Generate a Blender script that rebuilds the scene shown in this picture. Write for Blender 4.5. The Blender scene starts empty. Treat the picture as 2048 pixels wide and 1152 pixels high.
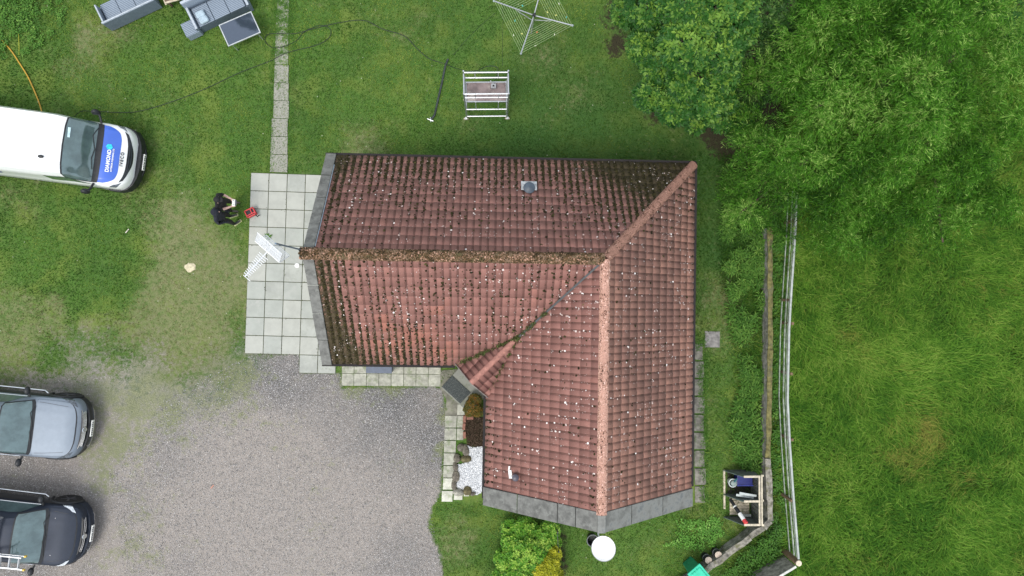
import bpy, bmesh, math, random
import numpy as np
from mathutils import Vector, Matrix
from math import radians, sin, cos, pi, sqrt, hypot, atan2

random.seed(7)
RNG = np.random.default_rng(7)
C = bpy.context.scene.collection
scene = bpy.context.scene

# ------------------------------------------------------------------ camera
F = 2048 * 24 / 36
H = 22.9                                   # flying height of the drone above the ground
def _d(px, py): return np.array([(px - 1024) / F, -(py - 576) / F, -1.0])
_n = _d(980, 600); _n /= np.linalg.norm(_n)
_t = np.array([0, 0, -1.0]); _v = np.cross(_n, _t)
_K = np.array([[0, -_v[2], _v[1]], [_v[2], 0, -_v[0]], [-_v[1], _v[0], 0]])
ROT = np.eye(3) + _K + _K @ _K / (1 + _n @ _t)
def P(px, py, z=0.0):
    "survey point: the spot at height z seen at photo pixel (px, py)"
    w = ROT @ _d(px, py); s = (z - H) / w[2]
    return Vector((w[0] * s, w[1] * s, z))
cam_d = bpy.data.cameras.new('camera'); cam_d.lens = 24; cam_d.sensor_width = 36
cam_d.clip_start = 0.1; cam_d.clip_end = 1000
cam = bpy.data.objects.new('camera', cam_d); C.objects.link(cam)
M4 = Matrix([list(r) for r in ROT]).to_4x4(); M4.translation = (0, 0, H)
cam.matrix_world = M4
scene.camera = cam

# ------------------------------------------------------------------ light
SUN_EL, SUN_AZ = radians(62), radians(215)      # azimuth clockwise from +Y
w = bpy.data.worlds.new('World'); scene.world = w; w.use_nodes = True
nt = w.node_tree; nt.nodes.clear()
sky = nt.nodes.new('ShaderNodeTexSky'); sky.sky_type = 'NISHITA'; sky.sun_disc = False
sky.sun_elevation = SUN_EL; sky.sun_rotation = SUN_AZ; sky.dust_density = 4; sky.air_density = 1.2
mixw = nt.nodes.new('ShaderNodeMix'); mixw.data_type = 'RGBA'; mixw.inputs[0].default_value = 0.62
mixw.inputs[7].default_value = (6.6, 6.9, 7.2, 1)      # flat cloud layer
bg = nt.nodes.new('ShaderNodeBackground'); bg.inputs[1].default_value = 0.14
out = nt.nodes.new('ShaderNodeOutputWorld')
nt.links.new(sky.outputs[0], mixw.inputs[6]); nt.links.new(mixw.outputs[2], bg.inputs[0]); nt.links.new(bg.outputs[0], out.inputs[0])
sd = bpy.data.lights.new('sun', 'SUN'); sd.energy = 1.5; sd.angle = radians(24); sd.color = (1, .97, .92)
sun = bpy.data.objects.new('sun', sd); C.objects.link(sun)
sv = Vector((sin(SUN_AZ) * cos(SUN_EL), cos(SUN_AZ) * cos(SUN_EL), sin(SUN_EL)))
sun.rotation_euler = (-sv).to_track_quat('-Z', 'Y').to_euler(); sun.location = sv * 60
vs = scene.view_settings; vs.view_transform = 'Standard'; vs.look = 'None'; vs.exposure = 0.47; vs.gamma = 1; vs.use_curve_mapping = False
scene.cycles.max_bounces = 6; scene.cycles.diffuse_bounces = 3; scene.cycles.glossy_bounces = 3; scene.cycles.transparent_max_bounces = 6

# ------------------------------------------------------------------ helpers
def link(o, parent=None):
    C.objects.link(o)
    if parent: o.parent = parent
    return o
def tag(o, label=None, cat=None, group=None, kind=None):
    if label: o['label'] = label
    if cat: o['category'] = cat
    if group: o['group'] = group
    if kind: o['kind'] = kind
    return o
def thing(name, label, cat, loc=(0, 0, 0), rz=0, group=None):
    o = bpy.data.objects.new(name, None); link(o); o.empty_display_size = .2
    o.location = loc; o.rotation_euler = (0, 0, rz)
    return tag(o, label, cat, group)
def copy_tree(o, parent=None):
    c = o.copy(); C.objects.link(c); c.parent = parent
    for ch in list(o.children): copy_tree(ch, c)
    return c

class MB:
    def __init__(s): s.v = []; s.f = []; s.m = []
    def add(s, vs_, fs, m=0):
        b = len(s.v); s.v += [tuple(q) for q in vs_]
        s.f += [tuple(i + b for i in f) for f in fs]; s.m += [m] * len(fs); return s
    def box(s, c, d, rz=0, m=0, rx=0, top=1.0):
        R = Matrix.Rotation(rz, 3, 'Z') @ Matrix.Rotation(rx, 3, 'X'); c = Vector(c); o = []
        for z in (-.5, .5):
            k = top if z > 0 else 1
            for x, y in ((-.5, -.5), (.5, -.5), (.5, .5), (-.5, .5)):
                o.append(c + R @ Vector((x * d[0] * k, y * d[1] * k, z * d[2])))
        return s.add(o, [(3, 2, 1, 0), (4, 5, 6, 7), (0, 1, 5, 4), (1, 2, 6, 5), (2, 3, 7, 6), (3, 0, 4, 7)], m)
    def bar(s, p, q, w_=.05, h=.05, m=0):
        p, q = Vector(p), Vector(q); d = (q - p).normalized()
        up = Vector((0, 0, 1)) if abs(d.z) < .95 else Vector((0, 1, 0))
        sx = d.cross(up).normalized(); sz = sx.cross(d); o = []
        for e in (p, q):
            for a, b in ((-1, -1), (1, -1), (1, 1), (-1, 1)): o.append(e + sx * a * w_ / 2 + sz * b * h / 2)
        return s.add(o, [(3, 2, 1, 0), (4, 5, 6, 7), (0, 1, 5, 4), (1, 2, 6, 5), (2, 3, 7, 6), (3, 0, 4, 7)], m)
    def tube(s, pts, r, n=8, m=0):
        pts = [Vector(p) for p in pts]; k = len(pts); rs = r if isinstance(r, (list, tuple)) else [r] * k
        o = []; prev = None
        for i, p in enumerate(pts):
            d = (pts[min(i + 1, k - 1)] - pts[max(i - 1, 0)]).normalized()
            if prev is None: a = d.orthogonal().normalized()
            else: a = (prev - d * prev.dot(d)).normalized()
            prev = a; b = d.cross(a)
            for j in range(n):
                t = 2 * pi * j / n; o.append(p + (a * cos(t) + b * sin(t)) * rs[i])
        fs = [(i * n + j, i * n + (j + 1) % n, (i + 1) * n + (j + 1) % n, (i + 1) * n + j) for i in range(k - 1) for j in range(n)]
        fs.append(tuple(reversed(range(n)))); fs.append(tuple(range((k - 1) * n, k * n)))
        return s.add(o, fs, m)
    def lathe(s, prof, c=(0, 0, 0), n=24, m=0, R=None, cap=True):
        c = Vector(c); o = []
        for r, z in prof:
            for j in range(n):
                q = Vector((max(r, 1e-4) * cos(2 * pi * j / n), max(r, 1e-4) * sin(2 * pi * j / n), z))
                o.append(c + (R @ q if R else q))
        k = len(prof)
        fs = [(i * n + j, i * n + (j + 1) % n, (i + 1) * n + (j + 1) % n, (i + 1) * n + j) for i in range(k - 1) for j in range(n)]
        if cap: fs.append(tuple(reversed(range(n)))); fs.append(tuple(range((k - 1) * n, k * n)))
        return s.add(o, fs, m)
    def prism(s, pts, z0, z1, m=0):
        n = len(pts); o = [(p[0], p[1], z0) for p in pts] + [(p[0], p[1], z1) for p in pts]
        fs = [tuple(reversed(range(n))), tuple(range(n, 2 * n))] + [(i, (i + 1) % n, n + (i + 1) % n, n + i) for i in range(n)]
        return s.add(o, fs, m)
    def blob(s, c, r, m=0, jit=.15, seg=8, rings=5, rz=0):
        c = Vector(c); o = []; rr = random.Random(hash((round(c.x, 3), round(c.y, 3))) & 0xffff)
        for i in range(1, rings):
            t = pi * i / rings
            for j in range(seg):
                a = 2 * pi * j / seg; k = 1 + rr.uniform(-jit, jit)
                q = Vector((r[0] * sin(t) * cos(a) * k, r[1] * sin(t) * sin(a) * k, r[2] * cos(t)))
                o.append(c + Matrix.Rotation(rz, 3, 'Z') @ q)
        o.append(c + Vector((0, 0, r[2]))); o.append(c - Vector((0, 0, r[2]))); T = len(o) - 2; B = len(o) - 1
        fs = [(i * seg + j, (i + 1) * seg + j, (i + 1) * seg + (j + 1) % seg, i * seg + (j + 1) % seg) for i in range(rings - 2) for j in range(seg)]
        fs += [(T, j, (j + 1) % seg) for j in range(seg)] + [(B, (rings - 2) * seg + (j + 1) % seg, (rings - 2) * seg + j) for j in range(seg)]
        return s.add(o, fs, m)
    def build(s, name, mats, parent=None, smooth=False, bevel=0, ang=40):
        me = bpy.data.meshes.new(name); me.from_pydata(s.v, [], s.f)
        if not isinstance(mats, (list, tuple)): mats = [mats]
        for q in mats: me.materials.append(q)
        me.polygons.foreach_set('material_index', s.m)
        bm = bmesh.new(); bm.from_mesh(me); bmesh.ops.recalc_face_normals(bm, faces=bm.faces); bm.to_mesh(me); bm.free()
        if smooth:
            me.polygons.foreach_set('use_smooth', [True] * len(me.polygons)); me.set_sharp_from_angle(angle=radians(ang))
        me.update(); o = bpy.data.objects.new(name, me); link(o, parent)
        if bevel:
            b = o.modifiers.new('bevel', 'BEVEL'); b.width = bevel; b.segments = 2; b.limit_method = 'ANGLE'; b.angle_limit = radians(35)
        return o

def fast_mesh(name, V, Fc, mat, attrs=None, parent=None, smooth=False):
    "V (n,3) array, Fc (m,k) array of equal sized faces"
    me = bpy.data.meshes.new(name); V = np.ascontiguousarray(V, dtype=np.float32); Fc = np.ascontiguousarray(Fc, dtype=np.int32)
    me.vertices.add(len(V)); me.vertices.foreach_set('co', V.ravel())
    k = Fc.shape[1]; me.loops.add(Fc.size); me.loops.foreach_set('vertex_index', Fc.ravel())
    me.polygons.add(len(Fc)); me.polygons.foreach_set('loop_start', np.arange(0, Fc.size, k, dtype=np.int32))
    if smooth: me.polygons.foreach_set('use_smooth', np.ones(len(Fc), dtype=bool))
    me.update(calc_edges=True)
    for a, val in (attrs or {}).items():
        at = me.attributes.new(a, 'FLOAT', 'POINT'); at.data.foreach_set('value', np.ascontiguousarray(val, dtype=np.float32))
    me.materials.append(mat); o = bpy.data.objects.new(name, me); link(o, parent); return o

# value noise in numpy
def vnoise(x, y, seed=0):
    xi = np.floor(x).astype(np.int64); yi = np.floor(y).astype(np.int64); fx = x - xi; fy = y - yi
    fx = fx * fx * (3 - 2 * fx); fy = fy * fy * (3 - 2 * fy)
    def h(a, b):
        n = (a * 374761393 + b * 668265263 + seed * 974634777) & 0x7fffffff
        n = ((n ^ (n >> 13)) * 1274126177) & 0x7fffffff
        return ((n ^ (n >> 16)) & 0xffff) / 65535.0
    return (h(xi, yi) * (1 - fx) + h(xi + 1, yi) * fx) * (1 - fy) + (h(xi, yi + 1) * (1 - fx) + h(xi + 1, yi + 1) * fx) * fy
def fbm(x, y, s, seed=0, o=4):
    t = 0; a = .5; tot = 0
    for i in range(o):
        t = t + a * vnoise(x * s + 17.3 * i, y * s - 9.1 * i, seed + i); tot += a; a *= .55; s *= 2.07
    return t / tot
def sstep(a, b, x): t = np.clip((x - a) / (b - a), 0, 1); return t * t * (3 - 2 * t)
def sdist(poly, x, y):
    "signed distance, positive inside"
    d = np.full(x.shape, 1e9); ins = np.zeros(x.shape, bool); n = len(poly)
    for i in range(n):
        ax, ay = poly[i]; bx, by = poly[(i + 1) % n]; ex, ey = bx - ax, by - ay
        t = np.clip(((x - ax) * ex + (y - ay) * ey) / (ex * ex + ey * ey + 1e-12), 0, 1)
        d = np.minimum(d, np.hypot(x - ax - t * ex, y - ay - t * ey))
        c = (ay > y) != (by > y); xx = ax + (y - ay) * ex / (ey if abs(ey) > 1e-12 else 1e-12)
        ins ^= c & (x < xx)
    return np.where(ins, d, -d)
def PX(pts, z=0): return [tuple(P(a, b, z)[:2]) for a, b in pts]

# ------------------------------------------------------------------ materials
MATS = {}
def newmat(name):
    m = bpy.data.materials.new(name); m.use_nodes = True; t = m.node_tree; b = t.nodes['Principled BSDF']; return m, t, b
def N(t, ty, **kw):
    n = t.nodes.new(ty)
    for k, v in kw.items(): setattr(n, k, v)
    return n
def L(t, a, b): t.links.new(a, b)
def noise(t, scale, detail=4, rough=.6, vec=None):
    n = N(t, 'ShaderNodeTexNoise'); n.inputs['Scale'].default_value = scale; n.inputs['Detail'].default_value = detail; n.inputs['Roughness'].default_value = rough
    if vec is not None: L(t, vec, n.inputs['Vector'])
    return n.outputs['Fac']
def mixc(t, f, a, b, blend='MIX'):
    n = N(t, 'ShaderNodeMix', data_type='RGBA', blend_type=blend)
    for i, v in ((0, f), (6, a), (7, b)):
        if isinstance(v, (int, float)): n.inputs[i].default_value = v
        elif isinstance(v, tuple): n.inputs[i].default_value = (*v, 1) if len(v) == 3 else v
        else: L(t, v, n.inputs[i])
    return n.outputs[2]
def ramp(t, x, a, b, c=0.0, d=1.0, smooth=True):
    n = N(t, 'ShaderNodeMapRange'); n.interpolation_type = 'SMOOTHSTEP' if smooth else 'LINEAR'
    L(t, x, n.inputs[0])
    for i, v in ((1, a), (2, b), (3, c), (4, d)):
        if isinstance(v, (int, float)): n.inputs[i].default_value = v
        else: L(t, v, n.inputs[i])
    return n.outputs[0]
def mth(t, op, a, b=0.0):
    n = N(t, 'ShaderNodeMath', operation=op)
    for i, v in ((0, a), (1, b)):
        if isinstance(v, (int, float)): n.inputs[i].default_value = v
        else: L(t, v, n.inputs[i])
    return n.outputs[0]
def attr(t, name): n = N(t, 'ShaderNodeAttribute'); n.attribute_name = name; return n.outputs['Fac']
def bump(t, b, h, strength=.5, dist=.01):
    n = N(t, 'ShaderNodeBump'); n.inputs['Strength'].default_value = strength; n.inputs['Distance'].default_value = dist
    L(t, h, n.inputs['Height']); L(t, n.outputs[0], b.inputs['Normal'])
def mat(name, col, rough=.6, metal=0.0, var=.15, scale=8, bmp=0.0, coat=0.0, col2=None, stain=None, bscale=None):
    if name in MATS: return MATS[name]
    m, t, b = newmat(name); tc = N(t, 'ShaderNodeTexCoord').outputs['Object']
    f = noise(t, scale, 5, .65, tc)
    lo = tuple(c * (1 - var * 1.6) for c in col) if col2 is None else col2
    hi = tuple(min(1, c * (1 + var)) for c in col)
    c = mixc(t, ramp(t, f, .3, .7), lo, hi)
    if stain:
        c = mixc(t, ramp(t, noise(t, stain[1], 6, .7, tc), .5, .66), c, stain[0])
    L(t, c, b.inputs['Base Color']); b.inputs['Roughness'].default_value = rough; b.inputs['Metallic'].default_value = metal
    b.inputs['Coat Weight'].default_value = coat; b.inputs['Coat Roughness'].default_value = .05
    if bmp: bump(t, b, noise(t, bscale or scale * 5, 5, .7, tc), bmp, .01)
    MATS[name] = m; return m

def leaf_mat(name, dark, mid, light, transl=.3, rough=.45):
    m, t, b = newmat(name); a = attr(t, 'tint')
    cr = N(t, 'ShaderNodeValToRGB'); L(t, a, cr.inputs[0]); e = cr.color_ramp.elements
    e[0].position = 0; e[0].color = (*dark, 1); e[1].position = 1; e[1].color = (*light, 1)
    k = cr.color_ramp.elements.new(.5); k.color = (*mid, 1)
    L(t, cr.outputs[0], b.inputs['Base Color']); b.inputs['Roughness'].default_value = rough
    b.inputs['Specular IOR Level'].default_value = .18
    if transl:
        tr = N(t, 'ShaderNodeBsdfTranslucent'); L(t, cr.outputs[0], tr.inputs[0]); mx = N(t, 'ShaderNodeMixShader'); mx.inputs[0].default_value = transl
        L(t, b.outputs[0], mx.inputs[1]); L(t, tr.outputs[0], mx.inputs[2]); L(t, mx.outputs[0], t.nodes['Material Output'].inputs[0])
    return m

# ground material, driven by worn / gravel / soil and painted shade maps stored on the ground mesh
def ground_material():
    m, t, b = newmat('ground_cover'); tc = N(t, 'ShaderNodeTexCoord').outputs['Object']
    fine = noise(t, 45, 5, .75, tc); mid = noise(t, 6, 5, .65, tc); big = noise(t, .9, 4, .6, tc); speck = noise(t, 120, 3, .8, tc)
    g = mixc(t, ramp(t, fine, .3, .7), (.020, .052, .010), (.125, .215, .045))
    g = mixc(t, ramp(t, mid, .35, .7, 0, .55), g, (.075, .190, .022))
    g = mixc(t, ramp(t, big, .45, .7, 0, .6), g, (.175, .225, .045))
    g = mixc(t, mth(t, 'MULTIPLY', attr(t, 'lush_shade'), .75), g, (.030, .085, .020))
    # dry / trampled turf
    dry = ramp(t, mth(t, 'ADD', attr(t, 'dry'), mth(t, 'MULTIPLY', mth(t, 'SUBTRACT', mid, .5), 2.6)), .25, 1.35)
    dc = mixc(t, ramp(t, fine, .3, .7), (.085, .110, .038), (.265, .262, .135))
    g = mixc(t, dry, g, dc)
    # soil, and the shade between the pickups painted through the same map
    soil_shadef = ramp(t, mth(t, 'ADD', attr(t, 'soil'), mth(t, 'MULTIPLY', mth(t, 'SUBTRACT', mid, .5), 1.2)), .4, .7)
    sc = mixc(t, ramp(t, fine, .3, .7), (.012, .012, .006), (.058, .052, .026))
    g = mixc(t, soil_shadef, g, sc)
    # gravel chips
    vo = N(t, 'ShaderNodeTexVoronoi'); vo.inputs['Scale'].default_value = 33; L(t, tc, vo.inputs['Vector'])
    hs = N(t, 'ShaderNodeSeparateColor'); L(t, vo.outputs['Color'], hs.inputs[0])
    gc = mixc(t, ramp(t, hs.outputs[0], 0, 1, 0, 1, False), (.14, .143, .152), (.40, .395, .40))
    gc = mixc(t, ramp(t, hs.outputs[1], .93, 1), gc, (.85, .83, .80))
    gc = mixc(t, ramp(t, vo.outputs['Distance'], .25, .7), gc, (.115, .108, .100))
    gc = mixc(t, mth(t, 'MULTIPLY', attr(t, 'dirt'), ramp(t, mth(t, 'ADD', fine, mth(t, 'MULTIPLY', mid, .5)), .5, 1.0, .35, .95)), gc, (.37, .33, .295))
    gc = mixc(t, ramp(t, mth(t, 'ADD', mid, mth(t, 'MULTIPLY', attr(t, 'moss'), .6)), .62, .95, 0, .75), gc, mixc(t, ramp(t, fine, .3, .7), (.105, .135, .050), (.25, .27, .13)))
    gf = ramp(t, mth(t, 'ADD', attr(t, 'gravel'), mth(t, 'ADD', mth(t, 'MULTIPLY', mth(t, 'SUBTRACT', mid, .5), 1.5), mth(t, 'MULTIPLY', mth(t, 'SUBTRACT', fine, .5), 1.1))), .22, .86)
    c = mixc(t, gf, g, gc)
    # the odd daisy, chip and fallen petal
    vs_ = N(t, 'ShaderNodeTexVoronoi'); vs_.inputs['Scale'].default_value = 2.6; L(t, tc, vs_.inputs['Vector'])
    c = mixc(t, ramp(t, vs_.outputs['Distance'], .035, .05, .75, 0), c, (.50, .50, .40))
    L(t, c, b.inputs['Base Color']); b.inputs['Roughness'].default_value = .9; b.inputs['Specular IOR Level'].default_value = .2
    bump(t, b, mth(t, 'ADD', mth(t, 'MULTIPLY', fine, .6), mth(t, 'MULTIPLY', mth(t, 'SUBTRACT', 1.0, vo.outputs['Distance']), mth(t, 'MULTIPLY', gf, .8))), .8, .03)
    return m
M_ground = ground_material()

M_conc = mat('concrete', (.33, .33, .30), .85, var=.18, scale=5, bmp=.4, stain=((.20, .21, .17), 3))
M_patio = mat('patio_slab', (.365, .38, .345), .85, var=.11, scale=1.6, bmp=.25, stain=((.33, .345, .305), 5))
M_slab = mat('old_slab', (.36, .36, .30), .9, var=.2, scale=6, bmp=.5, stain=((.22, .25, .16), 4))
M_joint = mat('slab_joint', (.085, .095, .050), .95, var=.4, scale=14, bmp=.5)
M_coping = mat('coping', (.150, .152, .142), .85, var=.22, scale=4, bmp=.5, stain=((.20, .205, .19), 6))
M_render = mat('wall_render', (.62, .60, .55), .9, var=.06, scale=6, bmp=.3)
M_white = mat('white_paint', (.86, .88, .88), .25, var=.015, scale=1, coat=.6)
M_whitep = mat('white_plastic', (.82, .82, .80), .4, var=.04, scale=5)
M_black = mat('black_plastic', (.016, .018, .021), .5, var=.2, scale=10)
M_tyre = mat('tyre_rubber', (.018, .018, .018), .85, var=.2, scale=20)
M_glass = mat('car_glass', (.125, .185, .190), .08, .35, var=.15, scale=3, coat=1)
M_chrome = mat('chrome', (.72, .74, .76), .14, 1, var=.05)
M_alu = mat('aluminium', (.54, .56, .58), .32, .75, var=.08, scale=20)
M_steel = mat('galvanised', (.60, .63, .64), .4, .6, var=.12, scale=12)
M_wood = mat('pale_timber', (.50, .44, .33), .75, var=.2, scale=9, bmp=.3)
M_greywood = mat('weathered_timber', (.30, .29, .25), .85, var=.3, scale=7, bmp=.4)
M_brownwood = mat('brown_post', (.17, .115, .065), .85, var=.25, scale=8, bmp=.4)
M_bark = mat('bark', (.10, .075, .05), .95, var=.35, scale=9, bmp=.8)
M_gutter = mat('gutter', (.012, .009, .009), .8, var=.2)

# ------------------------------------------------------------------ house frame
HR = radians(-.95); JX, JY = 3.06, 1.09
def HW(u, v, z=0): return Vector((JX + u * cos(HR) - v * sin(HR), JY + u * sin(HR) + v * cos(HR), z))
ZE, ZR, HS = 2.40, 4.85, 3.10                   # eaves, ridge, half span
UL, VB = -7.70, -6.71                           # ends of the tiled roof at the two gables
house_poly = [tuple(HW(u, v)[:2]) for u, v in ((-7.7, 2.9), (2.9, 2.9), (2.9, -6.9), (-2.9, -6.9), (-2.9, -2.9), (-7.7, -2.9))]

# ------------------------------------------------------------------ ground maps
GRAVEL = PX([(-400, 790), (0, 770), (110, 740), (190, 700), (255, 735), (330, 752), (430, 742), (470, 715), (500, 704), (600, 704), (604, 745), (680, 748), (686, 775), (882, 776),
             (893, 830), (889, 900), (882, 985), (862, 1012), (858, 1050), (868, 1085), (884, 1110), (892, 1240), (880, 1500), (-500, 1500)])
MEADOW = PX([(1562, -400), (1562, 430), (1556, 640), (1552, 880), (1568, 1100), (1480, 1190), (1380, 1300), (1300, 1600), (2700, 1600), (2700, -400)])
SOIL1 = PX([(930, 835), (968, 835), (968, 895), (935, 893)])
SOIL2 = PX([(1205, 40), (1300, 60), (1310, 200), (1450, 320), (1500, 420), (1600, 430), (1900, 350), (2000, 100), (1900, -100), (1250, -100)])
SOIL3 = PX([(1112, 1060), (1135, 1060), (1140, 1152), (1130, 1400), (1085, 1400), (1100, 1152)])
WEED = PX([(1440, 300), (1530, 400), (1556, 640), (1552, 880), (1564, 1100), (1430, 1160), (1520, 1060), (1530, 940), (1480, 900), (1470, 700), (1440, 560)])
def gpx(cx, cy, r, x, y):
    p = P(cx, cy); return np.exp(-((x - p.x) ** 2 + (y - p.y) ** 2) / (2 * (r / 59.6) ** 2))
def maps(x, y):
    sd = sdist(GRAVEL, x, y)
    left = sstep(-6.5, -8.8, x)                                  # soft boundary only to the west
    wd = .10 + 2.3 * left
    g = sstep(-1, 1, (sd + (fbm(x, y, .9, 3) - .5) * (.25 + 1.6 * left)) / wd)
    dry = .14 + .9 * (fbm(x, y, .55, 11) - .47) + .8 * (fbm(x, y, 1.7, 12) - .5) - .10 * sstep(8.5, 10, x)
    for a in ((400, 640, 110, .75), (340, 540, 100, .4), (140, 660, 90, .4), (110, 600, 14, .9), (170, 650, 12, .8), (40, 720, 90, .5), (330, 420, 60, .5), (240, 130, 60, .28), (170, 92, 30, .5),
              (300, 300, 80, .25), (60, 420, 60, .2), (400, 720, 60, .5), (930, 1085, 40, .75), (940, 245, 28, .5), (830, 60, 40, .45), (740, 30, 30, .35), (1440, 600, 26, .5), (1450, 660, 30, .5), (1120, 150, 60, .25),
              (730, 300, 40, .35), (1860, 850, 35, .40), (1800, 870, 80, .2), (1700, 610, 80, .2), (1500, 150, 40, .3), (480, 560, 70, .35)):
        dry = dry + a[3] * gpx(a[0], a[1], a[2], x, y)
    for a in ((130, 500, 60, .5), (210, 560, 60, .7), (250, 480, 55, .5), (110, 560, 45, .5), (480, 700, 25, .5), (160, 380, 50, .4), (480, 400, 25, .6), (470, 640, 30, .4), (105, 715, 20, .7), (1010, 1060, 60, .3)):
        dry = dry - a[3] * gpx(a[0], a[1], a[2], x, y)
    lush_shade = .15 + .8 * (fbm(x, y, .35, 21) - .5) + .55 * gpx(1200, 255, 130, x, y) + .55 * gpx(1400, 330, 110, x, y) + .35 * gpx(1000, 270, 90, x, y) + .3 * gpx(1100, 60, 70, x, y) + .35 * gpx(880, 20, 50, x, y)  # dark green also paints in shade north of the house and by the trees
    lush_shade = lush_shade + .3 * gpx(220, 540, 60, x, y) + .55 * gpx(1450, 500, 60, x, y)  # last term paints the shaded east strip of lawn darker
    dirt = .30 + 1.3 * (fbm(x, y, .6, 31) - .5)
    for a in ((650, 980, 170, .8), (430, 1000, 120, .3), (560, 1050, 100, .5), (250, 770, 120, .6), (800, 1000, 60, .4), (330, 1080, 130, .4)): dirt = dirt + a[3] * gpx(*a[:3], x, y)
    for a in ((740, 820, 110, .3), (520, 740, 60, .6), (330, 900, 50, .3), (800, 900, 60, .3)): dirt = dirt - a[3] * gpx(*a[:3], x, y)
    moss = .0 + .8 * (fbm(x, y, .7, 41) - .5) + .7 * (fbm(x, y, 2.4, 42) - .5)
    for a in ((230, 900, 60, .4), (260, 1100, 45, .45), (300, 790, 80, .25), (210, 800, 50, .25), (470, 780, 50, .3), (480, 740, 30, .3), (300, 1000, 40, .3), (320, 820, 50, .4), (890, 830, 14, .8), (885, 900, 12, .8), (780, 776, 20, .5), (700, 776, 16, .6), (400, 830, 40, .25)):
        moss = moss + a[3] * gpx(*a[:3], x, y)
    soil = np.maximum(np.maximum(sstep(-.15, .15, sdist(SOIL1, x, y)), .75 * sstep(-1., .6, sdist(SOIL2, x, y))), .6 * sstep(-.3, .2, sdist(SOIL3, x, y)))
    soil = soil + .75 * gpx(1232, 95, 22, x, y) + .45 * gpx(1300, 235, 25, x, y) + .15 * gpx(1450, 290, 25, x, y) + .45 * gpx(1500, 560, 35, x, y) + .5 * gpx(1490, 660, 18, x, y)
    soil = soil + 1.0 * gpx(30, 950, 50, x, y) + .6 * gpx(95, 960, 34, x, y) + .5 * gpx(110, 770, 28, x, y)  # first two terms mostly paint the soft shade between the parked pickups
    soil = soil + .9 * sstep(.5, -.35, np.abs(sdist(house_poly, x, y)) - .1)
    soil = np.clip(soil, 0, 1)
    mead = sstep(-.05, .25, sdist(MEADOW, x, y)); weed = sstep(-.2, .3, sdist(WEED, x, y))
    return dict(gravel=g * (1 - mead), dry=np.clip(dry, 0, 1), lush_shade=np.clip(lush_shade + .25 * mead + .35 * weed, 0, 1), dirt=np.clip(dirt, 0, 1), moss=np.clip(moss, 0, 1), soil=np.clip(soil, 0, 1), mead=mead, weed=weed)

X0, X1, Y0, Y1, GS = -27.0, 27.0, -18.0, 19.0, .125
gx = np.arange(X0, X1 + GS / 2, GS); gy = np.arange(Y0, Y1 + GS / 2, GS); nx, ny = len(gx), len(gy)
GX, GY = np.meshgrid(gx, gy); xf, yf = GX.ravel(), GY.ravel(); MP = maps(xf, yf)
edge = np.minimum.reduce([xf - X0, X1 - xf, yf - Y0, Y1 - yf])
zf = (fbm(xf, yf, .35, 51) - .5) * .05 * (1 + 1.5 * MP['mead']) * (1 - MP['gravel']) * sstep(0, 1, edge) * (1 - sstep(-1.0, .2, sdist(house_poly, xf, yf)))
zf = zf - .012
zf = np.minimum(zf, -.004)
idx = np.arange(nx * ny).reshape(ny, nx)
Q = np.stack([idx[:-1, :-1], idx[:-1, 1:], idx[1:, 1:], idx[1:, :-1]], -1).reshape(-1, 4)
qm = lambda a: a[Q].mean(1)
reg = np.zeros(len(Q), int); reg[qm(MP['gravel']) > .5] = 1; reg[qm(MP['mead']) > .5] = 2
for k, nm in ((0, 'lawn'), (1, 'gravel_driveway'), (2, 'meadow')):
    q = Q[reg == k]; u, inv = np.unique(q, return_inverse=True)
    o = fast_mesh(nm, np.stack([xf[u], yf[u], zf[u]], 1), inv.reshape(-1, 4), M_ground, {a: MP[a][u] for a in ('gravel', 'dry', 'lush_shade', 'dirt', 'moss', 'soil')}, smooth=True)
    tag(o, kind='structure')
b = MB(); b.add([(-300, -300, -.05), (300, -300, -.05), (300, 300, -.05), (-300, 300, -.05)], [(0, 1, 2, 3)])
tag(b.build('ground', mat('far_turf', (.05, .085, .02), .95, var=.3, scale=.4, bmp=.3)), kind='structure')

# obstacles that carry no grass
PATIO = PX([(502, 345), (640, 345), (640, 742), (598, 742), (598, 706), (489, 706)])
NOGRASS = [[tuple(HW(u, v)[:2]) for u, v in ((3.3, -2.4), (4.20, -2.4), (4.20, -7.9), (3.3, -7.9))], PX([(1409, 662), (1441, 662), (1441, 696), (1409, 696)]), house_poly, PATIO, PX([(684, 735), (880, 735), (880, 771), (684, 771)]), PX([(885, 760), (960, 740), (968, 1000), (940, 1008), (886, 1005), (890, 830)])]
def ok_grass(x, y):
    k = np.ones(x.shape, bool)
    for p in NOGRASS: k &= sdist(p, x, y) < 0
    return k

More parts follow.
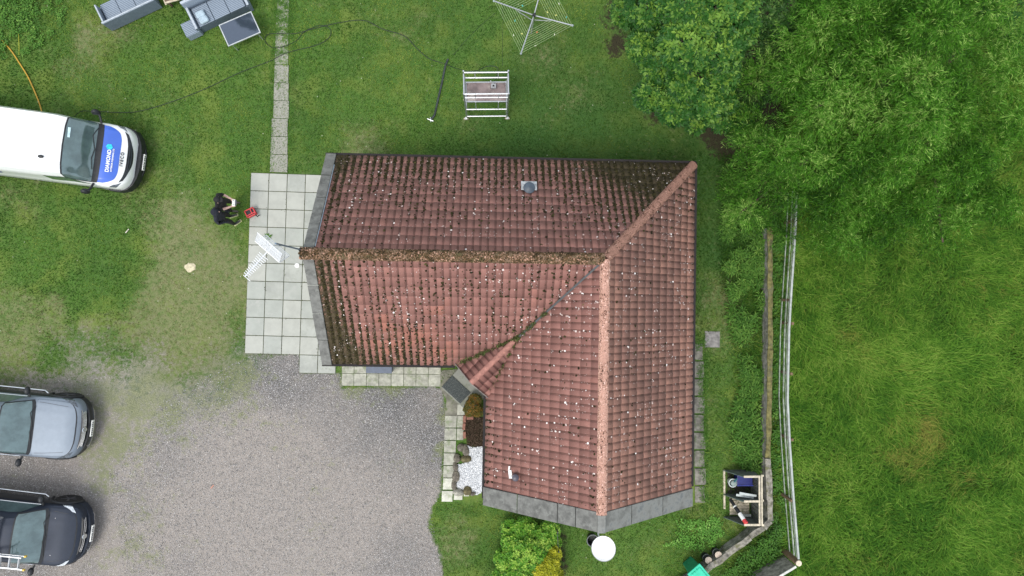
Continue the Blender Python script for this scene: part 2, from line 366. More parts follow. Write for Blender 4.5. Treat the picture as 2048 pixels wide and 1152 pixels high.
# ------------------------------------------------------------------ grass blades
def grass_mat(name, dark, mid, light, dryc):
    m = leaf_mat(name, dark, mid, light, .2, .7); t = m.node_tree; b = t.nodes['Principled BSDF']; b.inputs['Specular IOR Level'].default_value = .08; cr = next(n for n in t.nodes if n.type == 'VALTORGB')
    c = mixc(t, attr(t, 'dryness'), cr.outputs[0], dryc); c = mixc(t, mth(t, 'MULTIPLY', attr(t, 'blade_lush_shade'), .7), c, tuple(q * .9 for q in dark)); L(t, c, b.inputs['Base Color']); return m
M_grass = grass_mat('grass_blade', (.022, .078, .010), (.078, .190, .020), (.300, .385, .075), (.27, .235, .105))
M_meadow = grass_mat('meadow_blade', (.036, .120, .014), (.118, .265, .026), (.280, .405, .075), (.34, .30, .07))
def blades(name, n, area, dens, hgt, wid, lean, m, tintf, label, flow=None, seed=1):
    r = np.random.default_rng(seed)
    x = r.uniform(area[0], area[2], n); y = r.uniform(area[1], area[3], n); mp = maps(x, y)
    k = (r.random(n) < dens(x, y, mp)) & ok_grass(x, y); x = x[k]; y = y[k]; mp = {a: b_[k] for a, b_ in mp.items()}; n = len(x)
    az = r.uniform(0, 2 * pi, n)
    if flow is not None: az = flow(x, y) + r.normal(0, .75, n)
    h = hgt(mp, r, n); le = np.clip(lean + r.normal(0, .2, n), .05, 1.5); wa = az + pi / 2
    dx, dy = np.cos(az), np.sin(az); sx, sy = np.cos(wa) * wid / 2, np.sin(wa) * wid / 2
    p0 = np.stack([x - sx, y - sy, np.full(n, -.015)], 1); p1 = np.stack([x + sx, y + sy, np.full(n, -.015)], 1)
    m0 = np.stack([x + dx * h * np.sin(le * .5) * .55, y + dy * h * np.sin(le * .5) * .55, h * np.cos(le * .5) * .55], 1)
    tp = np.stack([x + dx * h * np.sin(le), y + dy * h * np.sin(le), h * np.cos(le) * .85], 1)
    sv_ = np.stack([sx, sy, np.zeros(n)], 1) * .8
    V = np.concatenate([p0, p1, m0 - sv_, m0 + sv_, tp]); i = np.arange(n)
    T = np.concatenate([np.stack([i, i + n, i + 3 * n], 1), np.stack([i, i + 3 * n, i + 2 * n], 1), np.stack([i + 2 * n, i + 3 * n, i + 4 * n], 1)])
    ti = np.clip(tintf(x, y, mp, r, n), 0, 1)
    dr_ = np.clip(sstep(.30, .95, mp['dry'] + r.normal(0, .16, n)) * .9, 0, 1); lu_ = np.clip(mp['lush_shade'] * (1 - mp['mead']), 0, 1) * sstep(.1, .6, mp['lush_shade'])
    o = fast_mesh(name, V, T, m, {'tint': np.tile(ti, 5), 'dryness': np.tile(dr_, 5), 'blade_lush_shade': np.tile(lu_, 5)}); tag(o, label, 'grass', kind='stuff')
blades('lawn_grass', 330000, (-18, -11, 9.5, 11.5), lambda x, y, mp: (1 - sstep(.15, .6, mp['gravel'])) * (1 - mp['mead']) * (1 - .75 * sstep(.4, 1.0, mp['dry'])) * (1 - sstep(.3, .7, mp['soil'])),
       lambda mp, r, n: r.uniform(.025, .06, n) * (1 + .8 * mp['weed']), .020, .75, M_grass,
       lambda x, y, mp, r, n: .42 + r.normal(0, .24, n) + .9 * (fbm(x, y, 2.2, 61) - .5) + 1.2 * (fbm(x, y, .6, 62) - .5), 'short mown grass of the garden lawn', seed=2)
blades('meadow_grass', 330000, (8.6, -12, 22, 12), lambda x, y, mp: mp['mead'] * (.45 + .9 * fbm(x, y, 1.1, 71)),
       lambda mp, r, n: r.uniform(.18, .60, n), .017, 1.0, M_meadow,
       lambda x, y, mp, r, n: .38 + r.normal(0, .24, n) + .8 * (fbm(x, y, 2.6, 73) - .5) + .7 * (fbm(x, y, .5, 74) - .5), 'long wind-laid meadow grass beyond the fence',
       flow=lambda x, y: 7 * fbm(x, y, .55, 72) + .8, seed=3)
blades('rough_grass', 60000, (5.8, -10.5, 10.6, 5), lambda x, y, mp: .15 + .85 * mp['weed'] * (1 - mp['mead']),
       lambda mp, r, n: r.uniform(.06, .24, n), .016, .8, M_grass, lambda x, y, mp, r, n: .45 + r.normal(0, .18, n) + .9 * (fbm(x, y, 1.6, 75) - .5), 'rough uncut grass between the low wall and the fence', seed=4)

# ------------------------------------------------------------------ leaves
def leaf_quads(c, d, nrm, ln, wd, bend=.15):
    "diamond leaf with a folded midrib: arrays of centre, direction, normal, length, width"
    s_ = np.cross(d, nrm); s_ /= np.linalg.norm(s_, axis=1, keepdims=True) + 1e-9
    ln = ln[:, None]; wd = wd[:, None]
    base = c; midp = c + d * ln * .5; tip = c + d * ln - nrm * ln * bend
    l = midp + s_ * wd * .5 + nrm * wd * .15; r_ = midp - s_ * wd * .5 + nrm * wd * .15
    return base, r_, tip, l
def unit(a): return a / (np.linalg.norm(a, axis=-1, keepdims=True) + 1e-9)
def crown_points(blobs, n, r, zmin=-.35, inner=.25):
    B = np.array(blobs, float); w_ = B[:, 3] ** 2; w_ /= w_.sum(); out_p = []; out_n = []; got = 0
    while got < n:
        k = r.choice(len(B), n, p=w_); d = unit(r.normal(size=(n, 3))); m_ = d[:, 2] > zmin; k = k[m_]; d = d[m_]
        rad = B[k, 3] * (1 - inner * r.random(len(k)) ** 2); sc = np.stack([rad, rad, rad * .8], 1)
        p = B[k, :3] + d * sc
        dist = np.full(len(p), 9.)
        for q in range(len(B)):
            e = (p - B[q, :3]) / np.array([1, 1, .8]); dd = np.linalg.norm(e, axis=1) / B[q, 3]; dd[k == q] = 9; dist = np.minimum(dist, dd)
        m_ = dist > .85; out_p.append(p[m_]); out_n.append(d[m_]); got += int(m_.sum())
    return np.concatenate(out_p)[:n], np.concatenate(out_n)[:n]
def rosettes(blobs, n, r, k=7, ln=(.10, .17), wd=.45, zmin=-.35, top=None):
    p, nn = crown_points(blobs, n, r, zmin); ax = unit(nn * .7 + np.array([0, 0, .9]) + r.normal(0, .35, nn.shape))
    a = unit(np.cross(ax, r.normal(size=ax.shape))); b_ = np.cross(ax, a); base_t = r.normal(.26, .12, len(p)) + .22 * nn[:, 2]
    young = (r.random(len(p)) < .42) * .36; cs, ds, ns, ls, ts = [], [], [], [], []
    ph = r.uniform(0, 2 * pi, len(p))
    for j in range(k):
        t = ph + 2 * pi * j / k + r.normal(0, .25, len(p)); el = r.uniform(.05, .75, len(p))
        dirp = a * np.cos(t)[:, None] + b_ * np.sin(t)[:, None]; d = unit(dirp * np.cos(el)[:, None] + ax * np.sin(el)[:, None])
        nr = unit(ax * np.cos(el)[:, None] - dirp * np.sin(el)[:, None]); L_ = r.uniform(*ln, len(p))
        cs.append(p + dirp * .015); ds.append(d); ns.append(nr); ls.append(L_); ts.append(base_t + young + r.normal(0, .07, len(p)))
    c, d, nr, L_, t = [np.concatenate(q) for q in (cs, ds, ns, ls, ts)]
    return leaf_quads(c, d, nr, L_, L_ * wd), t
def sprigs(blobs, n, r, k=12, tl=.36, ln=(.08, .14), wd=.16, zmin=-.4):
    p, nn = crown_points(blobs, n, r, zmin, .35)
    d0 = unit(nn * np.array([1, 1, .7]) + np.array([0, 0, .25]) + r.normal(0, .3, nn.shape)); side = unit(np.cross(d0, np.array([0, 0, 1.]) + r.normal(0, .2, nn.shape)))
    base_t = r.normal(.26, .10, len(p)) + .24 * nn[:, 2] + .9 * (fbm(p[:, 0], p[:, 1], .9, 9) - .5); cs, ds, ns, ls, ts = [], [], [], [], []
    for j in range(k):
        s_ = (j + .5) / k; q = p + d0 * tl * s_ + np.array([0, 0, -1.]) * (tl * .25 * s_ ** 2); t = r.uniform(0, 2 * pi, len(p))
        tang = unit(d0 + np.array([0, 0, -.9]) * s_); up = np.cross(side, tang)
        out_ = side * np.cos(t)[:, None] + up * np.sin(t)[:, None]
        sp = r.uniform(.5, 1.0, len(p))[:, None]; d = unit(tang * (1.15 - .5 * sp) + out_ * sp); L_ = r.uniform(*ln, len(p)) * (1.1 - .3 * s_)
        nr = unit(np.cross(d, np.cross(np.array([0, 0, 1.]) + r.normal(0, .45, d.shape), d)))
        cs.append(q); ds.append(d); ns.append(nr); ls.append(L_); ts.append(base_t + r.normal(0, .15, len(p)) + (r.random(len(p)) < .025) * .5)
    c, d, nr, L_, t = [np.concatenate(q) for q in (cs, ds, ns, ls, ts)]
    return leaf_quads(c, d, nr, L_, L_ * wd, .25), t
def leaf_object(name, quads, t, m, parent=None):
    V = np.concatenate(quads); n = len(quads[0]); i = np.arange(n)
    T = np.concatenate([np.stack([i, i + n, i + 2 * n], 1), np.stack([i, i + 2 * n, i + 3 * n], 1)])
    return fast_mesh(name, V, T, m, {'tint': np.tile(np.clip(t, 0, 1), 4)}, parent)
def lump(cx, cy, cz, R, n, r, sub=(.5, .95), flat=.75):
    "crown of n sub-crowns over a dome"
    B = [(cx, cy, cz - R * .15, R * .72)]
    for i in range(n):
        t = 2.399 * i + r.uniform(-.3, .3); e = 1 - (i + .5) / n * 1.25; e = max(-.25, e); rr = sqrt(max(0, 1 - e * e))
        k = r.uniform(.72, 1.0); B.append((cx + R * rr * cos(t) * k, cy + R * rr * sin(t) * k, cz + R * e * flat * k, r.uniform(*sub)))
    return B
def trunk_parts(parent, base, blobs, r0, top, m=M_bark, k=9, name='trunk'):
    b = MB(); x, y = base; b.tube([(x, y, -.1), (x + .04, y, top * .4), (x, y + .05, top * .75), (x, y, top)], [r0 * 1.25, r0, r0 * .8, r0 * .5], 10)
    b.build(name, m, parent, smooth=True); b = MB()
    st = max(1, len(blobs) // k)
    for q in blobs[::st]:
        s_ = Vector((x, y, top * random.uniform(.35, .85))); e = Vector(q[:3]); md = s_.lerp(e, .5) + Vector((0, 0, .25))
        b.tube([s_, s_.lerp(md, .5) + Vector((0, 0, .1)), md, e], [r0 * .4, r0 * .32, r0 * .22, r0 * .08], 6)
    b.build('limbs', m, parent, smooth=True)

def tree(name, label, blobs, base, r0, top, mode, n, m, group=None, seed=5, **kw):
    t = thing(name, label, 'tree', (base[0], base[1], 0), 0, group); r = np.random.default_rng(seed)
    lb = [(q[0] - base[0], q[1] - base[1], q[2], q[3]) for q in blobs]
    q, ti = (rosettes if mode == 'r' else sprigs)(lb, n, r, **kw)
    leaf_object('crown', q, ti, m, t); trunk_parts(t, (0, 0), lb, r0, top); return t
rr = random.Random(3)
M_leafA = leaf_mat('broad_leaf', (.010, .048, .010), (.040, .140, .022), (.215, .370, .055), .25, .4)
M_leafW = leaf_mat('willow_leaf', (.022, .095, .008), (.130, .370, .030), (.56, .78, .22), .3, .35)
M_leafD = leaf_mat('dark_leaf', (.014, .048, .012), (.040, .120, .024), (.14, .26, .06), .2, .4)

# crown outlines surveyed from the air: (px, py, height, radius)
def BL(rows, k=1.0):
    g = random.Random(len(rows)); return [(*(P(a, b, z) + Vector((0, 0, g.uniform(-.9, .7) if k < .75 else g.uniform(-.5, .5) if k < 1 else 0))), r_ * k) for a, b, z, r_ in rows]
chest = BL([(1290, 20, 3.6, .75), (1365, 10, 4.4, .95), (1440, 25, 4.6, .95), (1300, 80, 3.6, .62), (1370, 90, 4.5, .85), (1440, 90, 4.5, .75), (1315, 130, 3.2, .55), (1385, 150, 4.0, .7), (1450, 140, 4.0, .6),
            (1300, 190, 2.9, .52), (1355, 210, 3.3, .6), (1415, 205, 3.5, .55), (1455, 190, 3.2, .5), (1330, 160, 3.0, .6), (1470, 60, 4.0, .65), (1300, -50, 4.0, .9), (1400, -70, 4.8, 1.1), (1500, -40, 4.2, .8), (1255, 20, 3.0, .5),
            (1400, 235, 2.4, .42), (1330, 215, 2.6, .42), (1440, 238, 2.2, .45), (1475, 235, 2.2, .4)], .86)
tree('broadleaf_tree', 'bushy broad-leaved tree with rosettes of leaves beside the lawn, left of the willow', chest, P(1400, 60)[:2], .17, 3.4, 'r', 5400, M_leafA, seed=5, k=8, ln=(.09, .165))
tall = [(-10.3, 12.5, 7.9, .75), (-9.9, 13.3, 7.8, .9), (-9.3, 12.9, 8.2, .8), (-10.0, 13.6, 6.8, 1.1), (-9.2, 14.2, 7.4, 1.1)]
tree('tall_tree', 'tall dark tree above the top edge of the photo, reflected in the glass table', tall, (-9.7, 13.9), .2, 6.8, 'r', 1500, M_leafA, seed=9, k=7, ln=(.09, .16))
dark = BL([(1530, 20, 3.2, .75), (1590, 30, 3.4, .8), (1560, -50, 3.4, .9), (1640, -40, 3.6, .9), (1510, 110, 2.4, .6), (1570, 100, 2.6, .6), (1500, 190, 1.8, .5), (1480, 255, 1.5, .45), (1540, 170, 1.8, .5)])
tree('dark_tree', 'dark small-leaved tree in the gap between the broad-leaved tree and the willow', dark, P(1560, 20)[:2], .12, 2.5, 'r', 3300, M_leafD, seed=6, k=6, ln=(.08, .13))  # leaves of a darker green than the trees beside it
will0 = BL([(1540, 130, 4.2, .5), (1560, 165, 4.0, .5), (1530, 250, 3.6, .55), (1500, 290, 3.3, .5), (1560, 300, 4.2, .7), (1610, 240, 4.9, .75), (1670, 190, 5.8, .85), (1700, 210, 5.9, .7), (1640, 320, 4.6, .7), (1530, 350, 3.2, .6), (1590, 370, 3.6, .7),
           (1500, 420, 2.6, .5), (1545, 430, 2.6, .5), (1510, 330, 3.0, .5), (1640, 410, 3.2, .6), (1700, 350, 4.6, .75), (1720, 290, 5.2, .7), (1660, 470, 2.6, .45), (1700, 440, 3.0, .6), (1740, 480, 2.5, .5), (1770, 400, 4.2, .7), (1800, 320, 5.4, .85),
           (1780, 230, 5.8, .8), (1850, 260, 6.0, .95), (1850, 380, 4.6, .8), (1810, 450, 3.2, .6), (1900, 430, 3.8, .7), (1890, 480, 2.8, .4), (1930, 330, 5.2, .85), (1980, 400, 3.8, .6), (1990, 300, 4.8, .7), (1950, 220, 5.8, .9), (2010, 240, 5.0, .6),
           (1640, 120, 5.4, .8), (1600, 60, 4.8, .65), (1680, 50, 5.6, .85), (1740, 120, 6.0, .9), (1760, 30, 6.0, .95), (1830, 150, 6.4, 1.0), (1850, 50, 6.3, 1.0), (1920, 120, 6.2, 1.0), (1940, 30, 5.8, .9), (2010, 140, 5.2, .75), (2030, 60, 4.6, .6),
           (1700, -50, 5.6, 1.0), (1820, -50, 6.0, 1.1), (1940, -50, 5.4, 1.0), (1580, 470, 1.9, .35), (1480, 380, 2.2, .4), (1760, 60, 3.4, 1.0), (1850, 200, 3.0, 1.3), (1650, 250, 2.4, 1.0), (1750, 350, 2.0, 1.0), (1900, 350, 2.4, 1.0), (1700, 120, 2.9, 1.0)], .70)
will = []
for q in will0:
    if q[3] > .69 and q[2] < 3.6: will.append(q); continue
    x_, y_, z_, r_ = q; will.append((x_, y_, z_ - .85, r_ * .74))
    for k in range(3):
        a_ = rr.uniform(0, 2 * pi); e_ = rr.uniform(.25, .95) * r_; will.append((x_ + e_ * cos(a_), y_ + e_ * sin(a_), z_ + rr.uniform(-.25, .45), r_ * rr.uniform(.38, .62)))
tree('willow_tree', 'large willow with narrow pale leaves overhanging the fence and meadow', will, P(1740, 200)[:2], .30, 4.2, 's', 17000, M_leafW, seed=7, k=11, ln=(.09, .17), wd=.095, tl=.42)
back = BL([(2010, 20, 3.4, .8), (2060, 60, 3.2, .8), (2100, 0, 3.6, 1.0), (2120, 120, 2.8, .8), (2040, -60, 3.8, 1.0)])
tree('corner_tree', 'small-leaved green tree behind the willow at the far corner of the meadow', back, P(2080, 10)[:2], .14, 2.8, 'r', 2600, M_leafA, seed=8, k=6, ln=(.06, .10))

# ------------------------------------------------------------------ house
house = thing('house', 'single-storey L-shaped cottage with mossy red tiled roof and grey gable copings', 'house', (JX, JY, 0), HR)
def roof_material(name, base, red, brown, mossc=(.030, .026, .012), tv=1.0):
    m, t, b = newmat(name); tc = N(t, 'ShaderNodeTexCoord').outputs['Object']
    fine = noise(t, 42, 5, .85, tc); mid = noise(t, 7, 5, .65, tc); big = noise(t, .75, 4, .6, tc)
    c = mixc(t, ramp(t, attr(t, 'tint'), 0, 1, 0, 1, False), tuple(q * (1 - .22 * tv) for q in base), tuple(q * (1 + .18 * tv) for q in base))
    c = mixc(t, ramp(t, mth(t, 'ADD', mth(t, 'MULTIPLY', attr(t, 'tint'), .45), mth(t, 'ADD', mth(t, 'MULTIPLY', big, .9), mth(t, 'MULTIPLY', attr(t, 'red'), .45))), .80, 1.35, 0, .8), c, red)
    c = mixc(t, ramp(t, mid, .50, .72, 0, .55), c, brown)
    c = mixc(t, ramp(t, fine, .35, .75, 0, .45), c, tuple(q * .45 for q in base))
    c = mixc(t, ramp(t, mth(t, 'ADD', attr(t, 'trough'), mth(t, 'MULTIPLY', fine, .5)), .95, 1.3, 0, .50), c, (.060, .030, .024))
    mo = mth(t, 'ADD', mth(t, 'MULTIPLY', attr(t, 'mossy'), .50), mth(t, 'ADD', mth(t, 'MULTIPLY', attr(t, 'trough'), .18), mth(t, 'ADD', mth(t, 'MULTIPLY', noise(t, 14, 4, .7, tc), .55), mth(t, 'MULTIPLY', fine, .45))))
    c = mixc(t, ramp(t, mo, .92, 1.0, 0, .93), c, mixc(t, ramp(t, fine, .4, .6), mossc, tuple(q * 2.6 for q in mossc)))
    c = mixc(t, ramp(t, noise(t, 38, 2, .5, tc), .70, .75, 0, .55), c, (.50, .42, .38))
    L(t, c, b.inputs['Base Color']); b.inputs['Roughness'].default_value = .82; b.inputs['Specular IOR Level'].default_value = .3
    bump(t, b, mth(t, 'ADD', fine, mth(t, 'MULTIPLY', mid, .5)), .5, .008); return m
M_roof = roof_material('clay_tile', (.300, .148, .124), (.41, .165, .115), (.245, .132, .110))
M_roofE = roof_material('clay_tile_browned', (.285, .150, .120), (.47, .240, .180), (.190, .118, .088), tv=.3)
M_felt = mat('roof_felt', (.03, .025, .022), .9)
PITCH = atan2(ZR - ZE, HS)
def mossy(u, v, side):
    if side == 'N': return np.clip(.30 + .5 * sstep(1.6, 3.1, v) + .75 * sstep(-1.5, 2.6, u) * sstep(.2, 1.6, v) + .35 * sstep(-6.9, -7.6, u) - .25 * sstep(1.4, .4, v), 0, 1.15)
    if side == 'S': return np.clip(.32 + .65 * sstep(-6.6, -7.5, u) + .42 * sstep(-1.0, -3.0, v) * sstep(-3.2, -6.5, u) + .12 * sstep(-2, -3, v), 0, 1.1)
    if side == 'W': return np.clip(.08 + .45 * sstep(-2.6, -3.2, u) + .5 * sstep(-.45, -.1, u) * sstep(-3, -6.8, v), 0, 1)
    return np.clip(.12 + .4 * sstep(.2, 2.6, v), 0, 1)
def tiled(name, O, U, S, wlen, slen, keep, m, side, parent, seed, gauge=.325, col=.2, thick=.011, red=None, lap=1.0):
    r = random.Random(seed); O, U, S = Vector(O), Vector(U), Vector(S); Nn = U.cross(S); Nn = Nn if Nn.z > 0 else -Nn
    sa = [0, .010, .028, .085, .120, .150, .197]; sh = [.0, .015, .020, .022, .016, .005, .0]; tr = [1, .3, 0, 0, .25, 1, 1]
    sa = [q * col / .2 for q in sa]
    V = []; Fc = []; ti = []; tro = []
    for j in range(int(math.ceil(slen / gauge))):
        for i in range(int(math.ceil(wlen / col))):
            tnt = min(1, max(0, r.gauss(.5, .24))); dz = r.uniform(-.004, .004); db = r.uniform(-.006, .006); tw = r.uniform(-.004, .004); b0 = len(V)
            for row, (bb, hh) in enumerate(((0, -.004), (0, thick), (gauge + .015, -.001))):
                for q in range(7):
                    a = min(i * col + sa[q], wlen); bq = min(j * gauge + bb + (db if row < 2 else 0), slen)
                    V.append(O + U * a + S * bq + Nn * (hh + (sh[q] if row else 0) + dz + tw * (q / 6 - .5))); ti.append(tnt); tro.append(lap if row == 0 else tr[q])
            for row in (0, 1):
                for q in range(6):
                    k = b0 + row * 7 + q; Fc.append((k, k + 1, k + 8, k + 7))
    Va = np.array([tuple(q) for q in V]); Fa = np.array(Fc)
    ms = mossy(Va[:, 0], Va[:, 1], side); rd = red(Va[:, 0], Va[:, 1]) if red else np.zeros(len(Va))
    o = fast_mesh(name, Va, Fa, m, dict(tint=ti, trough=tro, mossy=ms, red=rd), parent)
    bm = bmesh.new(); bm.from_mesh(o.data)
    for co, no in keep:
        bmesh.ops.bisect_plane(bm, geom=bm.verts[:] + bm.edges[:] + bm.faces[:], plane_co=co, plane_no=no, clear_outer=True)
    bm.to_mesh(o.data); bm.free(); return o
cp, sp_ = cos(PITCH), sin(PITCH); SL = HS / cp
def redS(u, v): return np.exp(-((u + 5) ** 2 / 4 + (v + 2.4) ** 2 / 1.2))
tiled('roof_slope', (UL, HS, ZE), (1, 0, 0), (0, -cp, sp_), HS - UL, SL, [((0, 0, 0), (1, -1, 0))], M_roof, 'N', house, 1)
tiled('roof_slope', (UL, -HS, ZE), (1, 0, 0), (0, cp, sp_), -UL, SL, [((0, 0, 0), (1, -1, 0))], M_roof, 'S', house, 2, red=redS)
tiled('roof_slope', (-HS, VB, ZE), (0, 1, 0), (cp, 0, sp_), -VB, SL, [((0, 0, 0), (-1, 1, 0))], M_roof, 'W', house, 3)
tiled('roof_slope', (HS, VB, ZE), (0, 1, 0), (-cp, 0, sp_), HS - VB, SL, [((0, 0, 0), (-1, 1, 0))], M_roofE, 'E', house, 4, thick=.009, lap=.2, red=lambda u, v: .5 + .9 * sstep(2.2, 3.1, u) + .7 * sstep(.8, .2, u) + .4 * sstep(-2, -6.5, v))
b = MB(); e = -.03
b.add([(UL, HS, ZE + e), (HS, HS, ZE + e), (0, 0, ZR + e), (UL, 0, ZR + e)], [(0, 1, 2, 3)])
b.add([(UL, -HS, ZE + e), (-HS, -HS, ZE + e), (0, 0, ZR + e), (UL, 0, ZR + e)], [(0, 1, 2, 3)])
b.add([(-HS, VB, ZE + e), (-HS, -HS, ZE + e), (0, 0, ZR + e), (0, VB, ZR + e)], [(0, 1, 2, 3)])
b.add([(HS, VB, ZE + e), (HS, HS, ZE + e), (0, 0, ZR + e), (0, VB, ZR + e)], [(0, 1, 2, 3)])
b.build('roof_deck', M_felt, house)

# ridge and hip tiles
def ridge_mat(name, a, b_, c_, th):
    m, t, b = newmat(name); tc = N(t, 'ShaderNodeTexCoord').outputs['Object']; f1 = noise(t, 34, 6, .8, tc); f2 = noise(t, 4, 4, .6, tc); f3 = noise(t, 60, 3, .6, tc)
    c = mixc(t, ramp(t, f1, .35, .65), a, b_); c = mixc(t, ramp(t, mth(t, 'ADD', mth(t, 'MULTIPLY', f1, .6), mth(t, 'MULTIPLY', f2, .4)), th, th + .07), c, c_)
    c = mixc(t, ramp(t, f3, .58, .64, 0, .85), c, (.045, .032, .020))
    L(t, c, b.inputs['Base Color']); b.inputs['Roughness'].default_value = .9; bump(t, b, f1, .9, .03); return m
M_ridgeW = ridge_mat('ridge_mossed', (.085, .062, .030), (.33, .20, .14), (.085, .075, .026), .49)
M_ridgeE = ridge_mat('ridge_salmon', (.46, .245, .185), (.58, .345, .270), (.28, .150, .105), .62)
def ridge(name, A, B, w_, m, parent, piece=.45, rough_=.0, lift=.05):
    A, B = Vector(A), Vector(B); d = B - A; n = max(1, round(d.length / piece)); dd = d.normalized(); sx = dd.cross(Vector((0, 0, 1))).normalized(); up = sx.cross(dd)
    mb = MB(); r = random.Random(int(d.length * 100))
    for i in range(n):
        p, q = A + d * (i / n), A + d * ((i + 1.02) / n); dz = r.uniform(-.006, .006); dw = r.uniform(.98, 1.03); o = []
        K = 9; sub = 6 if rough_ else 1
        for s_ in range(sub + 1):
            e = p.lerp(q, s_ / sub)
            for k in range(K + 1):
                t = pi * k / K; jj = r.uniform(-rough_, rough_)
                o.append(e + sx * cos(t) * (w_ / 2 * dw + jj) + up * (sin(t) * (w_ * .34 + jj) + lift - .05 + dz - (.012 * (s_ / sub))))
        mb.add(o, [(s_ * (K + 1) + k, s_ * (K + 1) + k + 1, (s_ + 1) * (K + 1) + k + 1, (s_ + 1) * (K + 1) + k) for s_ in range(sub) for k in range(K)])
        mb.add([o[k] for k in range(K + 1)], [tuple(range(K + 1))])
    return mb.build(name, m, parent, smooth=True, ang=50)
ridge('ridge_tiles', (UL - .26, 0, ZR), (-.02, 0, ZR), .31, M_ridgeW, house, rough_=.016)
ridge('ridge_tiles', (0, VB - .05, ZR), (0, -.02, ZR), .285, M_ridgeE, house)
ridge('hip_tiles', (HS - .02, HS - .02, ZE + .05), (.02, .02, ZR + .04), .27, ridge_mat('hip_brown', (.26, .135, .098), (.40, .215, .160), (.16, .09, .06), .55), house, lift=.03)

# gable copings: butted slabs along each rake
def coping(name, axis, at, wid, sgn, cuts, m):
    mb = MB(); r = random.Random(int(at * 10) + sgn)
    for a, c in zip(cuts[:-1], cuts[1:]):
        t0, t1 = a + .0025, c - .0025; dz = r.uniform(-.006, .008); wj = r.uniform(-.008, .008); o = []
        for up in (-.16, .055):
            for t, s_ in ((t0, 0), (t1, 0), (t1, 1), (t0, 1)):
                off = sgn * (HS + .06) * (1 - t); z = ZE + (ZR - ZE) * t + up + dz; x = at - (wid + wj) * s_
                o.append((x, off, z) if axis == 'u' else (off, x, z))
        mb.add(o, [(3, 2, 1, 0), (4, 5, 6, 7), (0, 1, 5, 4), (1, 2, 6, 5), (2, 3, 7, 6), (3, 0, 4, 7)])
    return mb.build(name, m, house, bevel=.008)
coping('gable_coping', 'u', UL, .29, 1, [0, .24, .47, .985], M_coping)
coping('gable_coping', 'u', UL, .29, -1, [0, .25, .49, .74, .985], M_coping)
coping('gable_coping', 'v', VB, .53, -1, [0, .315, .655, .80, .985], M_coping)
coping('gable_coping', 'v', VB, .53, 1, [0, .36, .70, .985], mat('coping_light', (.21, .215, .20), .85, var=.25, scale=3, bmp=.5, stain=((.13, .14, .14), 3)))
b = MB(); b.blob((UL - .16, 0, ZR - .02), (.13, .14, .085), jit=.2, seg=12, rings=7); b.build('ridge_end', M_ridgeW, house, smooth=True)
b = MB(); b.box((0, VB - .27, ZR - .005), (.22, .53, .10)); b.build('apex_stone', MATS['coping_light'], house, bevel=.02)
b = MB(); b.tube([(UL + .03, 2.75, ZE + .40), (UL + .03, 1.4, ZE + 1.42), (UL + .035, .2, ZR - .06)], .014); b.build('cable', mat('grey_cable', (.22, .27, .32), .5), house)

# gutters
b = MB(); g = .05
for p, q in (((UL - .33, HS + g, ZE - .03), (HS + g, HS + g, ZE - .03)), ((HS + g, HS + g, ZE - .03), (HS + g, VB + .05, ZE - .03)), ((UL - .30, -HS - g, ZE - .03), (-4.05, -HS - g, ZE - .03)), ((-HS - g, -4.0, ZE - .03), (-HS - g, VB - .35, ZE - .03))):
    b = MB(); b.bar(p, q, .075, .07); b.build('gutter', M_gutter, house)
b = MB(); b.tube([(-6.5, HS + .06, ZE), (-6.5, HS - .15, ZE - .3), (-6.5, HS - .15, .1)], .035); b.build('downpipe', M_gutter, house, smooth=True); b = MB(); b.tube([(HS + .05, VB + .3, ZE - .05), (HS - .18, VB + .3, ZE - .35), (HS - .18, VB + .3, .1)], .035); b.build('downpipe', M_gutter, house, smooth=True)

# walls with openings modelled as inset frames
WI = .27; a_, c_ = HS - WI, -HS + WI
b = MB()
b.prism([(UL - .02, a_), (UL - .02, c_), (-HS + WI, c_), (-HS + WI, VB - .02), (a_, VB - .02), (a_, a_)], 0, ZE - .02)
for x in (UL - .02,):
    b.add([(x, c_, ZE - .02), (x, a_, ZE - .02), (x, 0, ZR - .18), (x + .25, c_, ZE - .02), (x + .25, a_, ZE - .02), (x + .25, 0, ZR - .18)], [(0, 1, 2), (5, 4, 3), (0, 2, 5, 3), (1, 4, 5, 2)])
y = VB - .02
b.add([(c_, y, ZE - .02), (a_, y, ZE - .02), (0, y, ZR - .18), (c_, y + .25, ZE - .02), (a_, y + .25, ZE - .02), (0, y + .25, ZR - .18)], [(0, 1, 2), (5, 4, 3), (0, 2, 5, 3), (1, 4, 5, 2)])
b.build('wall', M_render, house)
b = MB()
for p, q in (((UL, HS - .1, ZE - .1), (HS - .1, HS - .1, ZE - .1)), ((HS - .1, HS - .1, ZE - .1), (HS - .1, VB, ZE - .1)), ((UL, -HS + .1, ZE - .1), (-HS, -HS + .1, ZE - .1)), ((-HS + .1, -HS, ZE - .1), (-HS + .1, VB, ZE - .1))): b = MB(); b.bar(p, q, .18, .03); b.build('soffit', M_whitep, house)
M_pane = mat('window_glass', (.03, .04, .045), .05, 0, var=.1, coat=1)
